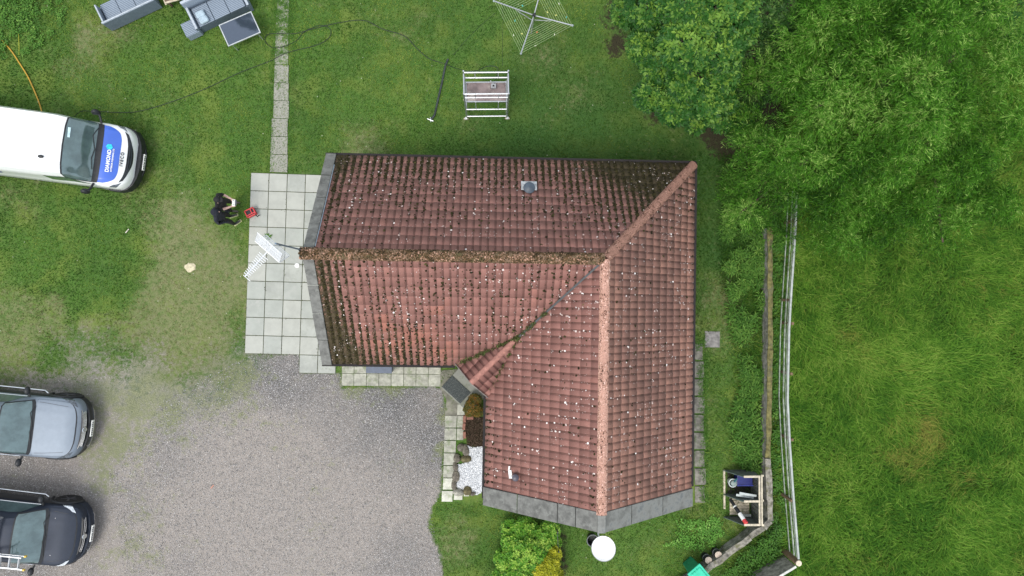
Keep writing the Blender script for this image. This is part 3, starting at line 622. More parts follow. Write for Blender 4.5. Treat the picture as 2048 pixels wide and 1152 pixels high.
def window(c, w_, h, nrm):
    mb = MB(); n = Vector(nrm); s_ = Vector((-n.y, n.x, 0)); c = Vector(c)
    for k in (-.5, 0, .5): mb.bar(c + s_ * w_ * k - Vector((0, 0, h / 2)), c + s_ * w_ * k + Vector((0, 0, h / 2)), .06, .06)
    for k in (-.5, .5): mb.bar(c - s_ * w_ / 2 + Vector((0, 0, h * k)), c + s_ * w_ / 2 + Vector((0, 0, h * k)), .065, .065)
    mb.bar(c - s_ * (w_ / 2 + .06) - Vector((0, 0, h / 2 + .06)) + n * .04, c + s_ * (w_ / 2 + .06) - Vector((0, 0, h / 2 + .06)) + n * .04, .12, .05)
    f = mb.build('window', M_whitep, house); g_ = MB(); g_.box(c + n * .004, (w_ if abs(n.y) > .5 else .02, w_ if abs(n.x) > .5 else .02, h)); g_.build('pane', M_pane, f)
for u in (-6.0, -3.2, .3): window((u, a_, 1.45), 1.2, 1.1, (0, 1, 0))
for u in (-6.6, -4.9): window((u, c_, 1.45), 1.1, 1.1, (0, -1, 0))
for v in (-5.2, -2.6, .6): window((a_, v, 1.45), 1.2, 1.1, (1, 0, 0))
window((-HS + WI, -5.3, 1.45), 1.2, 1.1, (-1, 0, 0)); window((0, VB - .02, 1.45), 1.4, 1.1, (0, -1, 0)); window((UL - .02, -.6, 1.45), 1.2, 1.1, (-1, 0, 0))

# porch over the inner corner, facing south-west
pd = Vector((-1, -1, 0)).normalized(); pp = Vector((1, -1, 0)).normalized(); PZR, PZE, PH, PF = 3.08, 2.40, .74, 5.02
porch = bpy.data.objects.new('porch', None); link(porch, house)
pc = atan2(PZR - PZE, PH); psl = PH / cos(pc)
for sg, nm in ((1, 5), (-1, 6)):
    O = pd * PF + pp * PH * sg + Vector((0, 0, PZE)); O2 = O - pd * 2.0
    S_ = (-pp * sg * cos(pc) + Vector((0, 0, sin(pc))))
    cut = [(tuple(pd * PF), tuple(pd))]
    # stop each slope where it dives under the main roof
    nn = Vector((0, -sp_, cp)) if sg < 0 else Vector((-sp_, 0, cp))
    pco = Vector((UL, -HS, ZE + .0)) if sg < 0 else Vector((-HS, VB, ZE + .0))
    cut.append((tuple(pco), tuple(-nn)))
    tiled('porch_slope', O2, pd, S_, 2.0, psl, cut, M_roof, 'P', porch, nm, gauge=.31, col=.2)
ridge('ridge_tiles', pd * PF + Vector((0, 0, PZR)), pd * 3.08 + Vector((0, 0, PZR)), .17, mat('ridge_pink', (.36, .170, .135), .85, var=.2, scale=10, bmp=.4), porch, lift=.05)
b = MB(); q0 = pd * (PF - .08)
b.add([q0 + pp * -.6, q0 + pp * .6, q0 + pp * .6 + Vector((0, 0, PZE)), q0 + Vector((0, 0, PZR - .08)), q0 + pp * -.6 + Vector((0, 0, PZE))], [(0, 1, 2, 3, 4)])
b.add([q0 + pp * -.6, q0 + pp * -.6 - pd * .8, q0 + pp * -.6 - pd * .8 + Vector((0, 0, PZE)), q0 + pp * -.6 + Vector((0, 0, PZE))], [(0, 1, 2, 3)])
b.add([q0 + pp * .6, q0 + pp * .6 - pd * .8, q0 + pp * .6 - pd * .8 + Vector((0, 0, PZE)), q0 + pp * .6 + Vector((0, 0, PZE))], [(0, 1, 2, 3)])
b.build('porch_wall', M_render, porch)
b = MB(); b.bar(pd * (PF + .01) + pp * PH + Vector((0, 0, PZE - .03)), pd * (PF + .01) + Vector((0, 0, PZR - .02)), .022, .12); b.bar(pd * (PF + .01) - pp * PH + Vector((0, 0, PZE - .03)), pd * (PF + .01) + Vector((0, 0, PZR - .02)), .022, .12)
b.build('bargeboard', mat('dull_board', (.27, .24, .22), .8, var=.2), porch)
b = MB(); b.box(pd * (PF - .07) + Vector((0, 0, 1.0)), (.05, .86, 2.0), rz=pi / 4); dr = b.build('door', mat('door_paint', (.05, .09, .07), .4), porch)
b = MB(); b.tube([pd * (PF - .02) + pp * .3 + Vector((0, 0, 1.0)), pd * (PF + .03) + pp * .3 + Vector((0, 0, 1.0))], .02); b.build('handle', M_chrome, dr)
# valley lines and their moss
M_moss = leaf_mat('moss_clump', (.016, .014, .006), (.050, .043, .016), (.150, .150, .045), 0, .95)
b = MB()
for A, B in (((-.1, -.1, ZR - .09), (-2.25, -2.25, 3.08)),): b.bar(Vector(A) + Vector((0, 0, .055)), Vector(B) + Vector((0, 0, .075)), .055, .03)
b.build('valley_gutter', mat('lead_valley', (.045, .05, .055), .5), house)

# moss clumps and lichen spots lying on the tiles
def slope_pt(side, a, v):     # a along eaves axis, v plan distance from the ridge 0..HS
    z = ZR - (ZR - ZE) * v / HS
    return {'N': (a, v, z), 'S': (a, -v, z), 'W': (-v, a, z), 'E': (v, a, z)}[side]
def scatter(n, seed, dens, rng, name, m, size, flat, lift, tint, ks):
    r = np.random.default_rng(seed); PS = []; TT = []
    for side, k in ks.items():
        v = r.uniform(.15, HS, n); a = r.uniform(UL, HS, n) if side in 'NS' else r.uniform(VB, HS, n)
        if side == 'N': okk = a < v
        elif side == 'S': okk = a < -v
        elif side == 'W': okk = a < -v
        else: okk = a < v
        u_, v_ = (a, v if side == 'N' else -v) if side in 'NS' else (-v if side == 'W' else v, a)
        org = UL if side in 'NS' else VB; ph = ((a - org) % .2) / .2
        okk &= r.random(n) < dens(u_, v_, side, ph) * k; z = ZR - (ZR - ZE) * v / HS
        okk &= ~((np.abs(u_ + 3.35) < .9) & (np.abs(v_ + 3.35) < .9) & (u_ + v_ < -5.4))
        PS.append(np.stack([u_, v_, z], 1)[okk]); nn = {'N': (0, sp_, cp), 'S': (0, -sp_, cp), 'W': (-sp_, 0, cp), 'E': (sp_, 0, cp)}[side]; TT.append(np.tile(nn, (okk.sum(), 1)))
    p = np.concatenate(PS); nn = np.concatenate(TT); n = len(p); s_ = size(r, n)[:, None]
    t1 = unit(np.cross(nn, r.normal(size=nn.shape))); t2 = np.cross(nn, t1); p = p + nn * lift
    k1 = r.uniform(.7, 1.3, (n, 1)); vs_ = [p + nn * s_ * flat]
    for j in range(6):
        t = j * pi / 3; vs_.append(p + (t1 * cos(t) * k1 + t2 * sin(t)) * s_ * r.uniform(.75, 1.2, (n, 1)) - nn * .01)
    V = np.concatenate(vs_); i = np.arange(n); T = np.concatenate([np.stack([i, i + (1 + j) * n, i + (1 + (j + 1) % 6) * n], 1) for j in range(6)])
    o = fast_mesh(name, V, T, m, {'tint': np.tile(np.clip(tint(r, n), 0, 1), 7)}, house); o['kind'] = 'stuff'
    return o
def dm(u, v, side, ph):
    d = mossy(u, v, side); cl = fbm(u, v, 2.3, 91); return np.clip((d ** 1.5) * sstep(.30, .75, cl + .25 * d) * (.14 + 1.2 * ((ph > .50) | (ph < .04))), 0, 1)
scatter(34000, 11, dm, None, 'moss', M_moss, lambda r, n: .010 + .034 * r.random(n) ** 1.5, .8, .024, lambda r, n: r.normal(.18, .17, n), dict(N=1, S=.9, W=.6, E=.35))
M_lichen = leaf_mat('lichen', (.42, .28, .24), (.58, .47, .43), (.82, .80, .78), 0, .9)
scatter(17000, 12, lambda u, v, s_, ph: .05 + .42 * sstep(.50, .72, fbm(u, v, 3.2, 95)), None, 'lichen', M_lichen, lambda r, n: .007 + .028 * r.random(n) ** 6, .12, .027, lambda r, n: r.uniform(.2, 1, n), dict(N=.8, S=1.0, W=1.0, E=.7))
# green growth in the valley and along the porch roof
def growth(path, n, wid, seed, name, parent, tint=.55):
    r = np.random.default_rng(seed); k = r.integers(0, len(path) - 1, n); t = r.random(n); A = np.array(path); p = A[k] * (1 - t[:, None]) + A[k + 1] * t[:, None]
    keep = fbm(p[:, 0] * 3, p[:, 1] * 3, 1.4, seed) > .42; p = p[keep]; n = len(p); p = p + r.normal(0, wid, (n, 3)) * np.array([1, 1, .3])
    d = unit(r.normal(size=(n, 3)) * np.array([1, 1, .5]) + np.array([0, 0, .5])); nr = unit(np.cross(d, r.normal(size=(n, 3)))); L_ = r.uniform(.02, .06, n)
    o = leaf_object(name, leaf_quads(p, d, nr, L_, L_ * .6), r.normal(tint, .2, n), M_moss2, parent); o['kind'] = 'stuff'; return o
M_moss2 = leaf_mat('moss_growth', (.035, .032, .012), (.080, .095, .030), (.170, .220, .070), .1, .8)
pz = lambda q, z: (q.x, q.y, z)
A0 = pd * 3.12; A1 = pd * PF + pp * PH; A2 = pd * PF - pp * PH
growth([(-1.45, -1.45, 3.80), (-2.2, -2.2, 3.20), (-2.25, -2.25, 3.16)], 1500, .028, 21, 'valley_moss', house)
growth([pz(A0, 3.16), (-3.12, -3.95 + .05, 2.50)], 1600, .04, 22, 'valley_moss', house)
growth([pz(A0, 3.16), (-4.0, -3.10, 2.52)], 1500, .035, 23, 'valley_moss', house)

def ridge_crust(name, A, B, rad, hgt, n, seed, m, sz=(.008, .03), mu=.45, sg=.3, flat=.8, dz=0.0):
    r = np.random.default_rng(seed); A, B = np.array(A), np.array(B); d = (B - A) / np.linalg.norm(B - A); sx = unit(np.cross(d, np.array([0, 0, 1.]))); up = np.cross(sx, d)
    x = r.random(n); t = r.uniform(.02, pi - .02, n); c = A + np.outer(x, B - A) + np.outer(np.cos(t) * rad, sx) + np.outer(np.sin(t) * hgt + dz, up); nn = np.outer(np.cos(t), sx) + np.outer(np.sin(t), up); s_ = r.uniform(*sz, n)[:, None]
    t1 = unit(np.cross(nn, r.normal(size=nn.shape))); t2 = np.cross(nn, t1); vs_ = [c + nn * s_ * flat]
    for j in range(5): a = j * 2 * pi / 5; vs_.append(c + (t1 * cos(a) + t2 * sin(a)) * s_ * r.uniform(.7, 1.3, (n, 1)) - nn * .008)
    i = np.arange(n); T = np.concatenate([np.stack([i, i + (1 + j) * n, i + (1 + (j + 1) % 5) * n], 1) for j in range(5)])
    ti = np.clip(r.normal(mu, sg, n) - .35 * (fbm(x * 14, t, 2, 5) > .55), 0, 1); o = fast_mesh(name, np.concatenate(vs_), T, m, {'tint': np.tile(ti, 6)}, house); o['kind'] = 'stuff'
M_crust = leaf_mat('ridge_crust', (.032, .024, .012), (.130, .080, .040), (.50, .30, .22), 0, .95)
M_crustE = leaf_mat('ridge_speckle', (.060, .030, .020), (.48, .27, .20), (.80, .56, .47), 0, .95)
ridge_crust('ridge_moss', (UL - .34, 0, ZR), (-.05, 0, ZR), .153, .105, 6200, 81, M_crust)
ridge_crust('ridge_end_crust', (UL - .33, 0, ZR + .0), (UL - .02, 0, ZR - .02), .15, .09, 450, 82, M_crust, mu=.6)
ridge_crust('ridge_speckle', (0, VB - .05, ZR), (0, -.02, ZR), .146, .097, 3600, 83, M_crustE, sz=(.005, .022), flat=.2, mu=.55, sg=.28)
ridge_crust('ridge_speckle', (HS - .02, HS - .02, ZE + .05), (.02, .02, ZR + .04), .138, .088, 2000, 84, M_crustE, sz=(.005, .020), flat=.2, mu=.22, sg=.25, dz=-.02)
# roof vents
M_lead = mat('lead_flashing', (.46, .48, .50), .6, var=.25, scale=12)
def on_roof(px, py, side, up=0):
    z = 3.6
    for _ in range(8):
        p = P(px, py, z); d = Vector((p.x - JX, p.y - JY)); u = d.x * cos(-HR) - d.y * sin(-HR); v = d.x * sin(-HR) + d.y * cos(-HR)
        z = ZR - (ZR - ZE) * (abs(v) if side in 'NS' else abs(u)) / HS + up
    return Vector((u, v, z))
q = on_roof(1058, 373, 'N', .05)
b = MB(); b.box(q + Vector((0, .02, .015)), (.46, .36, .03), rx=-PITCH); vt = b.build('roof_vent', M_lead, house, bevel=.01)
b = MB(); b.lathe([(.13, 0), (.13, .16), (.17, .18), (.165, .24), (.08, .29), (0, .30)], q + Vector((0, -.06, -.06)), 20); b.build('vent_cowl', mat('slate_blue', (.055, .075, .10), .5), vt, smooth=True)
q = on_roof(1029, 952, 'W', .05)
b = MB(); b.box(q + Vector((-.12, .03, -.075)), (.10, .24, .025), rz=.15); b.box(q + Vector((-.155, .19, -.10)), (.05, .14, .02), rz=-.1); b.box(q + Vector((-.07, -.05, -.04)), (.10, .07, .02)); vt = b.build('roof_vent', mat('white_lead', (.80, .80, .78), .7), house, bevel=.01)
b = MB(); b.lathe([(.075, -.1), (.075, .14), (.10, .16), (.10, .22), (.05, .25), (0, .25)], q + Vector((.02, 0, 0)), 18); b.build('vent_cowl', mat('purple_grey', (.07, .065, .085), .4), vt, smooth=True)

# ------------------------------------------------------------------ paving
def slabs(name, org, ex, ey, cells, mats, z=.03, gap=.012, joint=None, seed=1, kind='structure'):
    r = random.Random(seed); mb = MB(); org, ex, ey = Vector(org[:2]), Vector(ex), Vector(ey)
    for (a0, b0, a1, b1) in cells:
        c = [org + ex * a + ey * b_ for a, b_ in ((a0, b0), (a1, b0), (a1, b1), (a0, b1))]; m_ = sum(c, Vector((0, 0))) / 4; k = [q + (m_ - q).normalized() * gap * 1.4 for q in c]
        zz = [z + r.uniform(-.003, .003) for _ in k]; n = r.randrange(len(mats))
        mb.add([(q.x, q.y, -.03) for q in k] + [(q.x, q.y, h) for q, h in zip(k, zz)], [(3, 2, 1, 0), (4, 5, 6, 7), (0, 1, 5, 4), (1, 2, 6, 5), (2, 3, 7, 6), (3, 0, 4, 7)], n)
        if joint: mb.add([(q.x, q.y, z - .016) for q in c], [(0, 1, 2, 3)], len(mats))
    o = mb.build(name, list(mats) + ([joint] if joint else [])); tag(o, kind=kind); return o
ra = radians(-1.6); ex = (cos(ra), sin(ra)); ey = (sin(ra), -cos(ra))
cells = [(.6 * i, .6 * j, .6 * i + .6, .6 * j + .6) for i in range(5) for j in range(10)] + [(1.8, 6.0, 2.4, 6.6), (2.4, 6.0, 3.0, 6.6)] + [(3.0, .6 * j, 3.25, .6 * j + .6) for j in range(10)]
slabs('patio', P(502.5, 345.5), ex, ey, cells, [M_patio, mat('patio_slab_b', (.355, .375, .34), .85, var=.06, scale=2, bmp=.25, stain=((.38, .39, .36), 5)), mat('patio_slab_c', (.395, .405, .365), .85, var=.05, scale=3, bmp=.25)], joint=M_joint, seed=3)
r_ = np.random.default_rng(77); n_ = 900; o_ = np.array(P(502.5, 345.5)[:2]); gi = r_.integers(0, 2, n_); k1 = r_.integers(0, 6, n_) * .6; k2 = r_.integers(0, 11, n_) * .6; u1 = r_.random(n_) * 3.2; u2 = r_.random(n_) * 6.0
aa = np.where(gi == 0, k1, u1); bb = np.where(gi == 0, u2, k2); kp = (fbm(aa * 3, bb * 3, 1.1, 78) > .56) & (aa < 3.0); aa, bb = aa[kp], bb[kp]; n_ = len(aa); pj = np.stack([o_[0] + aa * ex[0] + bb * ey[0], o_[1] + aa * ex[1] + bb * ey[1], np.full(n_, .026)], 1) + r_.normal(0, .012, (n_, 3)) * np.array([1, 1, 0])
d_ = unit(r_.normal(size=(n_, 3)) * np.array([1, 1, .2]) + np.array([0, 0, .3])); L_ = r_.uniform(.02, .055, n_)
tag(leaf_object('joint_moss', leaf_quads(pj, d_, unit(np.cross(d_, r_.normal(size=(n_, 3)))), L_, L_ * .6), r_.normal(.3, .2, n_), M_moss2), 'dark moss and small weeds along the joints of the patio slabs', 'moss', kind='stuff')
ra = radians(-.8); ex2 = (cos(ra), sin(ra)); ey2 = (sin(ra), -cos(ra)); M_slab2 = mat('old_slab_b', (.41, .41, .345), .9, var=.2, scale=5, bmp=.5, stain=((.30, .31, .24), 4))
M_joint2 = mat('slab_joint_grass', (.075, .10, .035), .95, var=.5, scale=14, bmp=.5)
slabs('doorside_path', P(684, 722), ex2, ey2, [(.41 * i, .41 * j, .41 * i + .41, .41 * j + .41) for i in range(8) for j in range(2)], [M_slab, M_slab2], z=.026, gap=.008, joint=M_joint2, seed=4)
# overgrown path running north
def over_mat(name, cover):
    m, t, b = newmat(name); tc = N(t, 'ShaderNodeTexCoord').outputs['Object']; f = noise(t, 7, 6, .7, tc); f2 = noise(t, 40, 5, .7, tc); ed = noise(t, 2.2, 3, .5, tc)
    c = mixc(t, ramp(t, f2, .3, .7), (.21, .21, .175), (.35, .35, .30)); c = mixc(t, ramp(t, f, .5, .7, 0, .6), c, (.20, .205, .17))
    g = mixc(t, ramp(t, f2, .3, .7), (.030, .075, .015), (.12, .20, .045))
    c = mixc(t, ramp(t, mth(t, 'ADD', mth(t, 'ADD', mth(t, 'MULTIPLY', f, .7), mth(t, 'MULTIPLY', ed, .45)), cover), .64, .76), c, g)
    L(t, c, b.inputs['Base Color']); b.inputs['Roughness'].default_value = .9; bump(t, b, f2, .6, .02); return m
M_ov1, M_ov2, M_ov3 = over_mat('path_slab', -.04), over_mat('path_slab_grassy', .06), over_mat('path_slab_overgrown', .13)
a0 = P(558, 345); a1 = P(567, 0); dv = Vector((a1.x - a0.x, a1.y - a0.y)); Lp = dv.length; dv.normalize(); rv = Vector((dv.y, -dv.x)); mb = MB(); r = random.Random(8)
for i in range(14):
    s0, s1 = i * .6, i * .6 + .6; wd = .285 - .011 * i; k = 0 if i in (0, 1, 2, 3) else (1 if i < 6 else 2); xo = r.uniform(-.02, .02)
    c = [Vector(a0[:2]) + dv * (s_ + e) + rv * (x + xo) for s_, x, e in ((s0, -wd, .01), (s0, wd, .01), (s1, wd, -.01), (s1, -wd, -.01))]; z = .016 + r.uniform(-.002, .002)
    mb.add([(q.x, q.y, -.03) for q in c] + [(q.x, q.y, z) for q in c], [(3, 2, 1, 0), (4, 5, 6, 7), (0, 1, 5, 4), (1, 2, 6, 5), (2, 3, 7, 6), (3, 0, 4, 7)], k)
tag(mb.build('path', [M_ov1, M_ov2, M_ov3]), kind='structure')
# path of small slabs beside the flower bed
o1 = P(890, 831); rb = radians(1.5); exb, eyb = (cos(ra), sin(ra)), (-sin(rb) * 1.2, -cos(rb)); 
cl = [(0, .415 * j, .40, .415 * j + .40) for j in range(5)] + [(.41, .415 * j, .64, .415 * j + .40) for j in range(2)] + [(.40, -.38, .66, -.02)]
slabs('garden_path', o1, exb, eyb, cl, [M_slab, M_slab2], z=.028, gap=.008, joint=None, seed=5)
M_slabw = mat('pale_slab', (.55, .55, .47), .9, var=.15, scale=4, bmp=.5, stain=((.36, .38, .28), 5))
slabs('garden_path', o1, exb, eyb, [(0, 2.07, .37, 2.46), (-.03, 2.49, .35, 2.86), (.37, 2.52, .68, 2.80), (.70, 2.50, .90, 2.68)], [M_slabw], z=.026, gap=.012, joint=None, seed=6)
# slabs along the east wall and one set in the grass
M_slabd = mat('grey_brown_slab', (.20, .190, .160), .9, var=.3, scale=5, bmp=.5, stain=((.07, .11, .035), 3))  # grey-brown slabs with green stains
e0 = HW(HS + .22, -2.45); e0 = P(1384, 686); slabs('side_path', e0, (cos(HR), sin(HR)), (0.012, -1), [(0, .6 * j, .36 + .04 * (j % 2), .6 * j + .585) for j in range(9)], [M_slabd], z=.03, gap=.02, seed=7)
slabs('stepping_slab', P(1409, 662), (cos(ra), sin(ra)), (sin(ra), -cos(ra)), [(0, 0, .53, .56)], [mat('flagstone', (.23, .22, .21), .9, var=.25, scale=6, bmp=.5)], z=.02, seed=8, kind='structure')

ap = PX([(876, 741), (925, 738), (960, 770), (946, 838), (889, 836), (893, 800), (880, 775)]); b = MB(); b.add([(x, y, .014) for x, y in ap], [tuple(range(len(ap)))])
tag(b.build('paved_apron', mat('apron_concrete', (.20, .195, .155), .9, var=.25, scale=4, bmp=.6, stain=((.11, .14, .06), 3))), kind='structure')
# concrete step and mat at the porch door
sc_ = P(914, 779); st = thing('doorstep', 'grey concrete step slab set diagonally in front of the porch door', 'doorstep', (sc_.x, sc_.y, 0), radians(-43))
b = MB(); b.box((.20, .16, .04), (1.28, .92, .08)); b.build('slab', mat('step_concrete', (.235, .24, .21), .85, var=.12, scale=3, bmp=.4, stain=((.17, .18, .14), 3)), st, bevel=.01)
mc = P(912.5, 779, .09); b = MB(); b.box((0, 0, .012), (.84, .50, .022)); dm_ = b.build('doormat', mat('doormat', (.045, .055, .055), .95, var=.6, scale=45, bmp=.9, col2=(.012, .015, .015), stain=((.17, .18, .17), 60)), bevel=.005)
dm_.location = mc + Vector((0, 0, -.008)); dm_.rotation_euler = (0, 0, radians(-43)); tag(dm_, 'dark flecked doormat lying on the concrete porch step', 'doormat')

# flower bed: bricks, rocks, white chips
M_brick = mat('brick', (.26, .12, .085), .9, var=.25, scale=12, bmp=.5)
for k, (x, y, a, l_) in enumerate(((929, 838, 88, 'topmost red edging brick on the west side of the soil bed'), (928, 853, 86, 'middle red edging brick on the west side of the soil bed'), (929, 870, 92, 'lowest and palest red edging brick on the west side of the soil bed'), (940, 836, 2, 'red edging brick laid across the top of the soil bed'))):
    p = P(x, y, .05); b = MB(); b.box((0, 0, .045), (.23, .10, .09)); o = b.build('brick', M_brick, bevel=.012); o.location = (p.x, p.y, 0); o.rotation_euler = (0, .03, radians(a)); tag(o, l_, 'brick', 'edging bricks round the soil bed')
M_rock = mat('rock', (.17, .15, .12), .9, var=.3, scale=9, bmp=.9, stain=((.28, .26, .19), 6))
M_rockg = mat('rock_mossed', (.145, .125, .06), .9, var=.3, scale=9, bmp=.9)
for x, y, rx_, ry, a, mm, l_ in ((931, 901, .12, .2, 15, M_rock, 'grey pointed rock at the top corner of the white chip bed'), (914, 917, .12, .15, 0, M_rock, 'dark rock between the old slabs and the mossy rock'), (932, 918, .19, .12, 0, M_rockg, 'brown mossy rock jutting into the white chips'),
    (911, 934, .09, .15, 10, M_rock, 'narrow dark rock below the mossy rock'), (912, 953, .13, .19, 0, M_rock, 'big dark flat rock halfway along the white chips'), (908, 970, .09, .17, 0, M_rock, 'brownish upright rock beside the pale slabs'),
    (917, 985, .20, .12, -5, mat('rock_pale', (.34, .33, .28), .9, var=.3, scale=10, bmp=.9), 'pale rock at the foot of the white chips'), (935, 982, .15, .15, 0, M_rockg, 'round brown boulder at the foot of the white chips'), (922, 895, .14, .12, 40, M_rock, 'flat rubble rock above the mossy rock'), (946, 988, .10, .06, 20, M_rock, 'small flat rock below the white chips by the wall')):
    p = P(x, y, .06); b = MB(); b.blob((0, 0, .05), (rx_, ry, .12), jit=.14, seg=9, rings=6); o = b.build('rock', mm, smooth=True, ang=60); o.location = (p.x, p.y, 0); o.rotation_euler = (0, 0, radians(a)); tag(o, l_, 'rock', 'rocks round the white chip bed')
CH = PX([(927, 889), (945, 896), (967, 893), (968, 982), (948, 990), (925, 978), (913, 973), (916, 945), (913, 930), (937, 925), (936, 905)])
b = MB(); b.add([(x, y, .012) for x, y in CH], [tuple(range(len(CH)))]); tag(b.build('chip_bed', mat('chip_base', (.46, .48, .50), .9, var=.4, scale=30, bmp=.9)), kind='structure')
def chips(name, poly, n, size, m, lab, seed, z=.015):
    r = np.random.default_rng(seed); A = np.array(poly); x = r.uniform(A[:, 0].min(), A[:, 0].max(), n); y = r.uniform(A[:, 1].min(), A[:, 1].max(), n); k = sdist(poly, x, y) > -.02; x = x[k]; y = y[k]; n = len(x)
    s_ = r.uniform(*size, n)[:, None]; c = np.stack([x, y, np.full(n, z)], 1); a = unit(r.normal(size=(n, 3))); b_ = unit(np.cross(a, r.normal(size=(n, 3)))); c3 = np.cross(a, b_)
    V = np.concatenate([c + a * s_, c - a * s_, c + b_ * s_ * .7, c - b_ * s_ * .7, c + c3 * s_ * .5, c - c3 * s_ * .5]); i = np.arange(n)
    T = np.concatenate([np.stack([i + p * n, i + q * n, i + w_ * n], 1) for p, q, w_ in ((0, 2, 4), (2, 1, 4), (1, 3, 4), (3, 0, 4), (2, 0, 5), (1, 2, 5), (3, 1, 5), (0, 3, 5))])
    return tag(fast_mesh(name, V, T, m, {'tint': np.tile(r.random(n), 6)}), lab, 'gravel', kind='stuff')
chips('white_chippings', CH, 5200, (.012, .034), leaf_mat('chip_white', (.50, .52, .55), (.70, .72, .74), (.88, .89, .90), 0, .8), 'bright white decorative stone chippings against the cottage wall', 31)
chips('bark_mulch', SOIL1, 2600, (.008, .022), leaf_mat('mulch', (.02, .013, .009), (.07, .045, .03), (.17, .12, .085), 0, .9), 'brown crumbly mulch in the small brick-edged bed', 32)
GA = [tuple(q) for q in PX([(420, 750), (500, 712), (598, 712), (600, 748), (680, 750), (686, 778), (884, 780), (889, 850), (884, 990), (862, 1012), (870, 1090), (884, 1150), (560, 1150), (250, 1150), (220, 950), (330, 800)])]
chips('loose_gravel', GA, 42000, (.007, .021), leaf_mat('gravel_stone', (.14, .14, .15), (.32, .315, .315), (.72, .71, .70), 0, .85), 'loose grey gravel stones scattered over the drive', 33, z=-.004)

# small shrubs and weeds
def shrub(name, lab, cat, rows, n, m, k=6, ln=(.05, .08), seed=1, wd=.5, group=None):
    B = BL(rows); c = P(rows[0][0], rows[0][1]); t = thing(name, lab, cat, (c.x, c.y, 0), 0, group); lb = [(q[0] - c.x, q[1] - c.y, q[2], q[3]) for q in B]
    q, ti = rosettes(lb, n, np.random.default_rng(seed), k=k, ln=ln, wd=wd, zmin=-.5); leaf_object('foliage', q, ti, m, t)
    b = MB()
    for i in range(7):
        q = lb[i % len(lb)]; b.tube([(random.uniform(-.05, .05), random.uniform(-.05, .05), 0), (q[0] * .5, q[1] * .5, q[2] * .5), (q[0], q[1], q[2])], [.02, .013, .006], 6)
    b.build('stems', M_bark, t); return t
shrub('flame_shrub', 'small shrub with green and rust-orange leaves beside the porch step', 'shrub', [(946, 812, .35, .24), (950, 800, .30, .2), (940, 820, .3, .2), (955, 822, .3, .18)], 620, leaf_mat('rust_leaf', (.035, .025, .008), (.085, .100, .018), (.30, .13, .025), .2), ln=(.035, .06), seed=51)
M_bushG = leaf_mat('bush_leaf', (.035, .12, .014), (.125, .33, .030), (.42, .60, .10), .25, .35)
shrub('garden_bush', 'dense mid-green rounded bush under the lower gable', 'bush', [(1055, 1110, .75, .6), (1030, 1085, .5, .42), (1080, 1080, .6, .42), (1050, 1060, .5, .38), (1015, 1120, .5, .4), (1100, 1060, .5, .3), (1045, 1160, .8, .6), (1010, 1160, .5, .45), (1105, 1085, .5, .25), (1020, 1055, .4, .25), (1040, 1200, .7, .6)], 3100, M_bushG, ln=(.05, .095), seed=52, wd=.62)
shrub('golden_bush', 'bright yellow-leaved bush beside the dark wire fence', 'bush', [(1098, 1130, .85, .32), (1082, 1145, .95, .34), (1108, 1108, .7, .22), (1105, 1155, .85, .34), (1075, 1175, .9, .36)], 1300, leaf_mat('gold_leaf', (.10, .14, .012), (.34, .37, .02), (.62, .60, .05), .25, .35), ln=(.05, .085), seed=53, wd=.6)
def weeds(name, poly, n, m, lab, seed, mode='r', k=7, ln=(.06, .11), wd=.5, z=(.05, .25), tint=0.0, hi=.4, tl=.3):
    r = np.random.default_rng(seed); A = np.array(poly); x = r.uniform(A[:, 0].min(), A[:, 0].max(), n); y = r.uniform(A[:, 1].min(), A[:, 1].max(), n)
    kk = (sdist(poly, x, y) > 0) & (fbm(x, y, 1.3, seed) > hi); B = [(a, c, r.uniform(*z), .03 + .12 * r.random()) for a, c in zip(x[kk], y[kk])]
    cs = np.array(B); n2 = len(B); quads = []; ts = []
    ph = r.uniform(0, 2 * pi, n2); base = r.normal(.45 + tint, .14, n2)
    C_, D_, N_, L_ = [], [], [], []
    for j in range(k):
        t = ph + 2 * pi * j / k + r.normal(0, .2, n2); el = r.uniform(-.1, .6, n2); d = np.stack([np.cos(t) * np.cos(el), np.sin(t) * np.cos(el), np.sin(el)], 1); nr = np.stack([-np.cos(t) * np.sin(el), -np.sin(t) * np.sin(el), np.cos(el)], 1)
        C_.append(cs[:, :3] + d * r.uniform(.0, .06, (n2, 1))); D_.append(d); N_.append(nr); L_.append(r.uniform(*ln, n2)); ts.append(base + r.normal(0, .08, n2))
    c, d, nr, L_, t = [np.concatenate(q) for q in (C_, D_, N_, L_, ts)]
    return tag(leaf_object(name, leaf_quads(c, d, nr, L_, L_ * wd, .3), t, m), lab, 'weeds', kind='stuff')
M_weed = leaf_mat('weed_leaf', (.030, .090, .014), (.085, .22, .030), (.25, .42, .08), .25, .45)
weeds('undergrowth', PX([(1445, 330), (1535, 420), (1532, 950), (1470, 930), (1455, 850), (1480, 760), (1455, 640), (1440, 480)]), 2300, M_weed, 'dense green weeds along the garden side of the low wall', 61, k=8, tint=.08, ln=(.09, .20), wd=.2, z=(.03, .28), hi=.47)
weeds('ditch_weeds', PX([(1542, 440), (1572, 440), (1562, 640), (1558, 880), (1570, 1095), (1500, 1150), (1440, 1152), (1530, 1062), (1542, 1040)]), 3200, M_weed, 'dark leafy weeds between the low wall and the rail fence', 62, k=7, ln=(.06, .13), wd=.45, z=(.02, .3), hi=.3, tint=-.08)
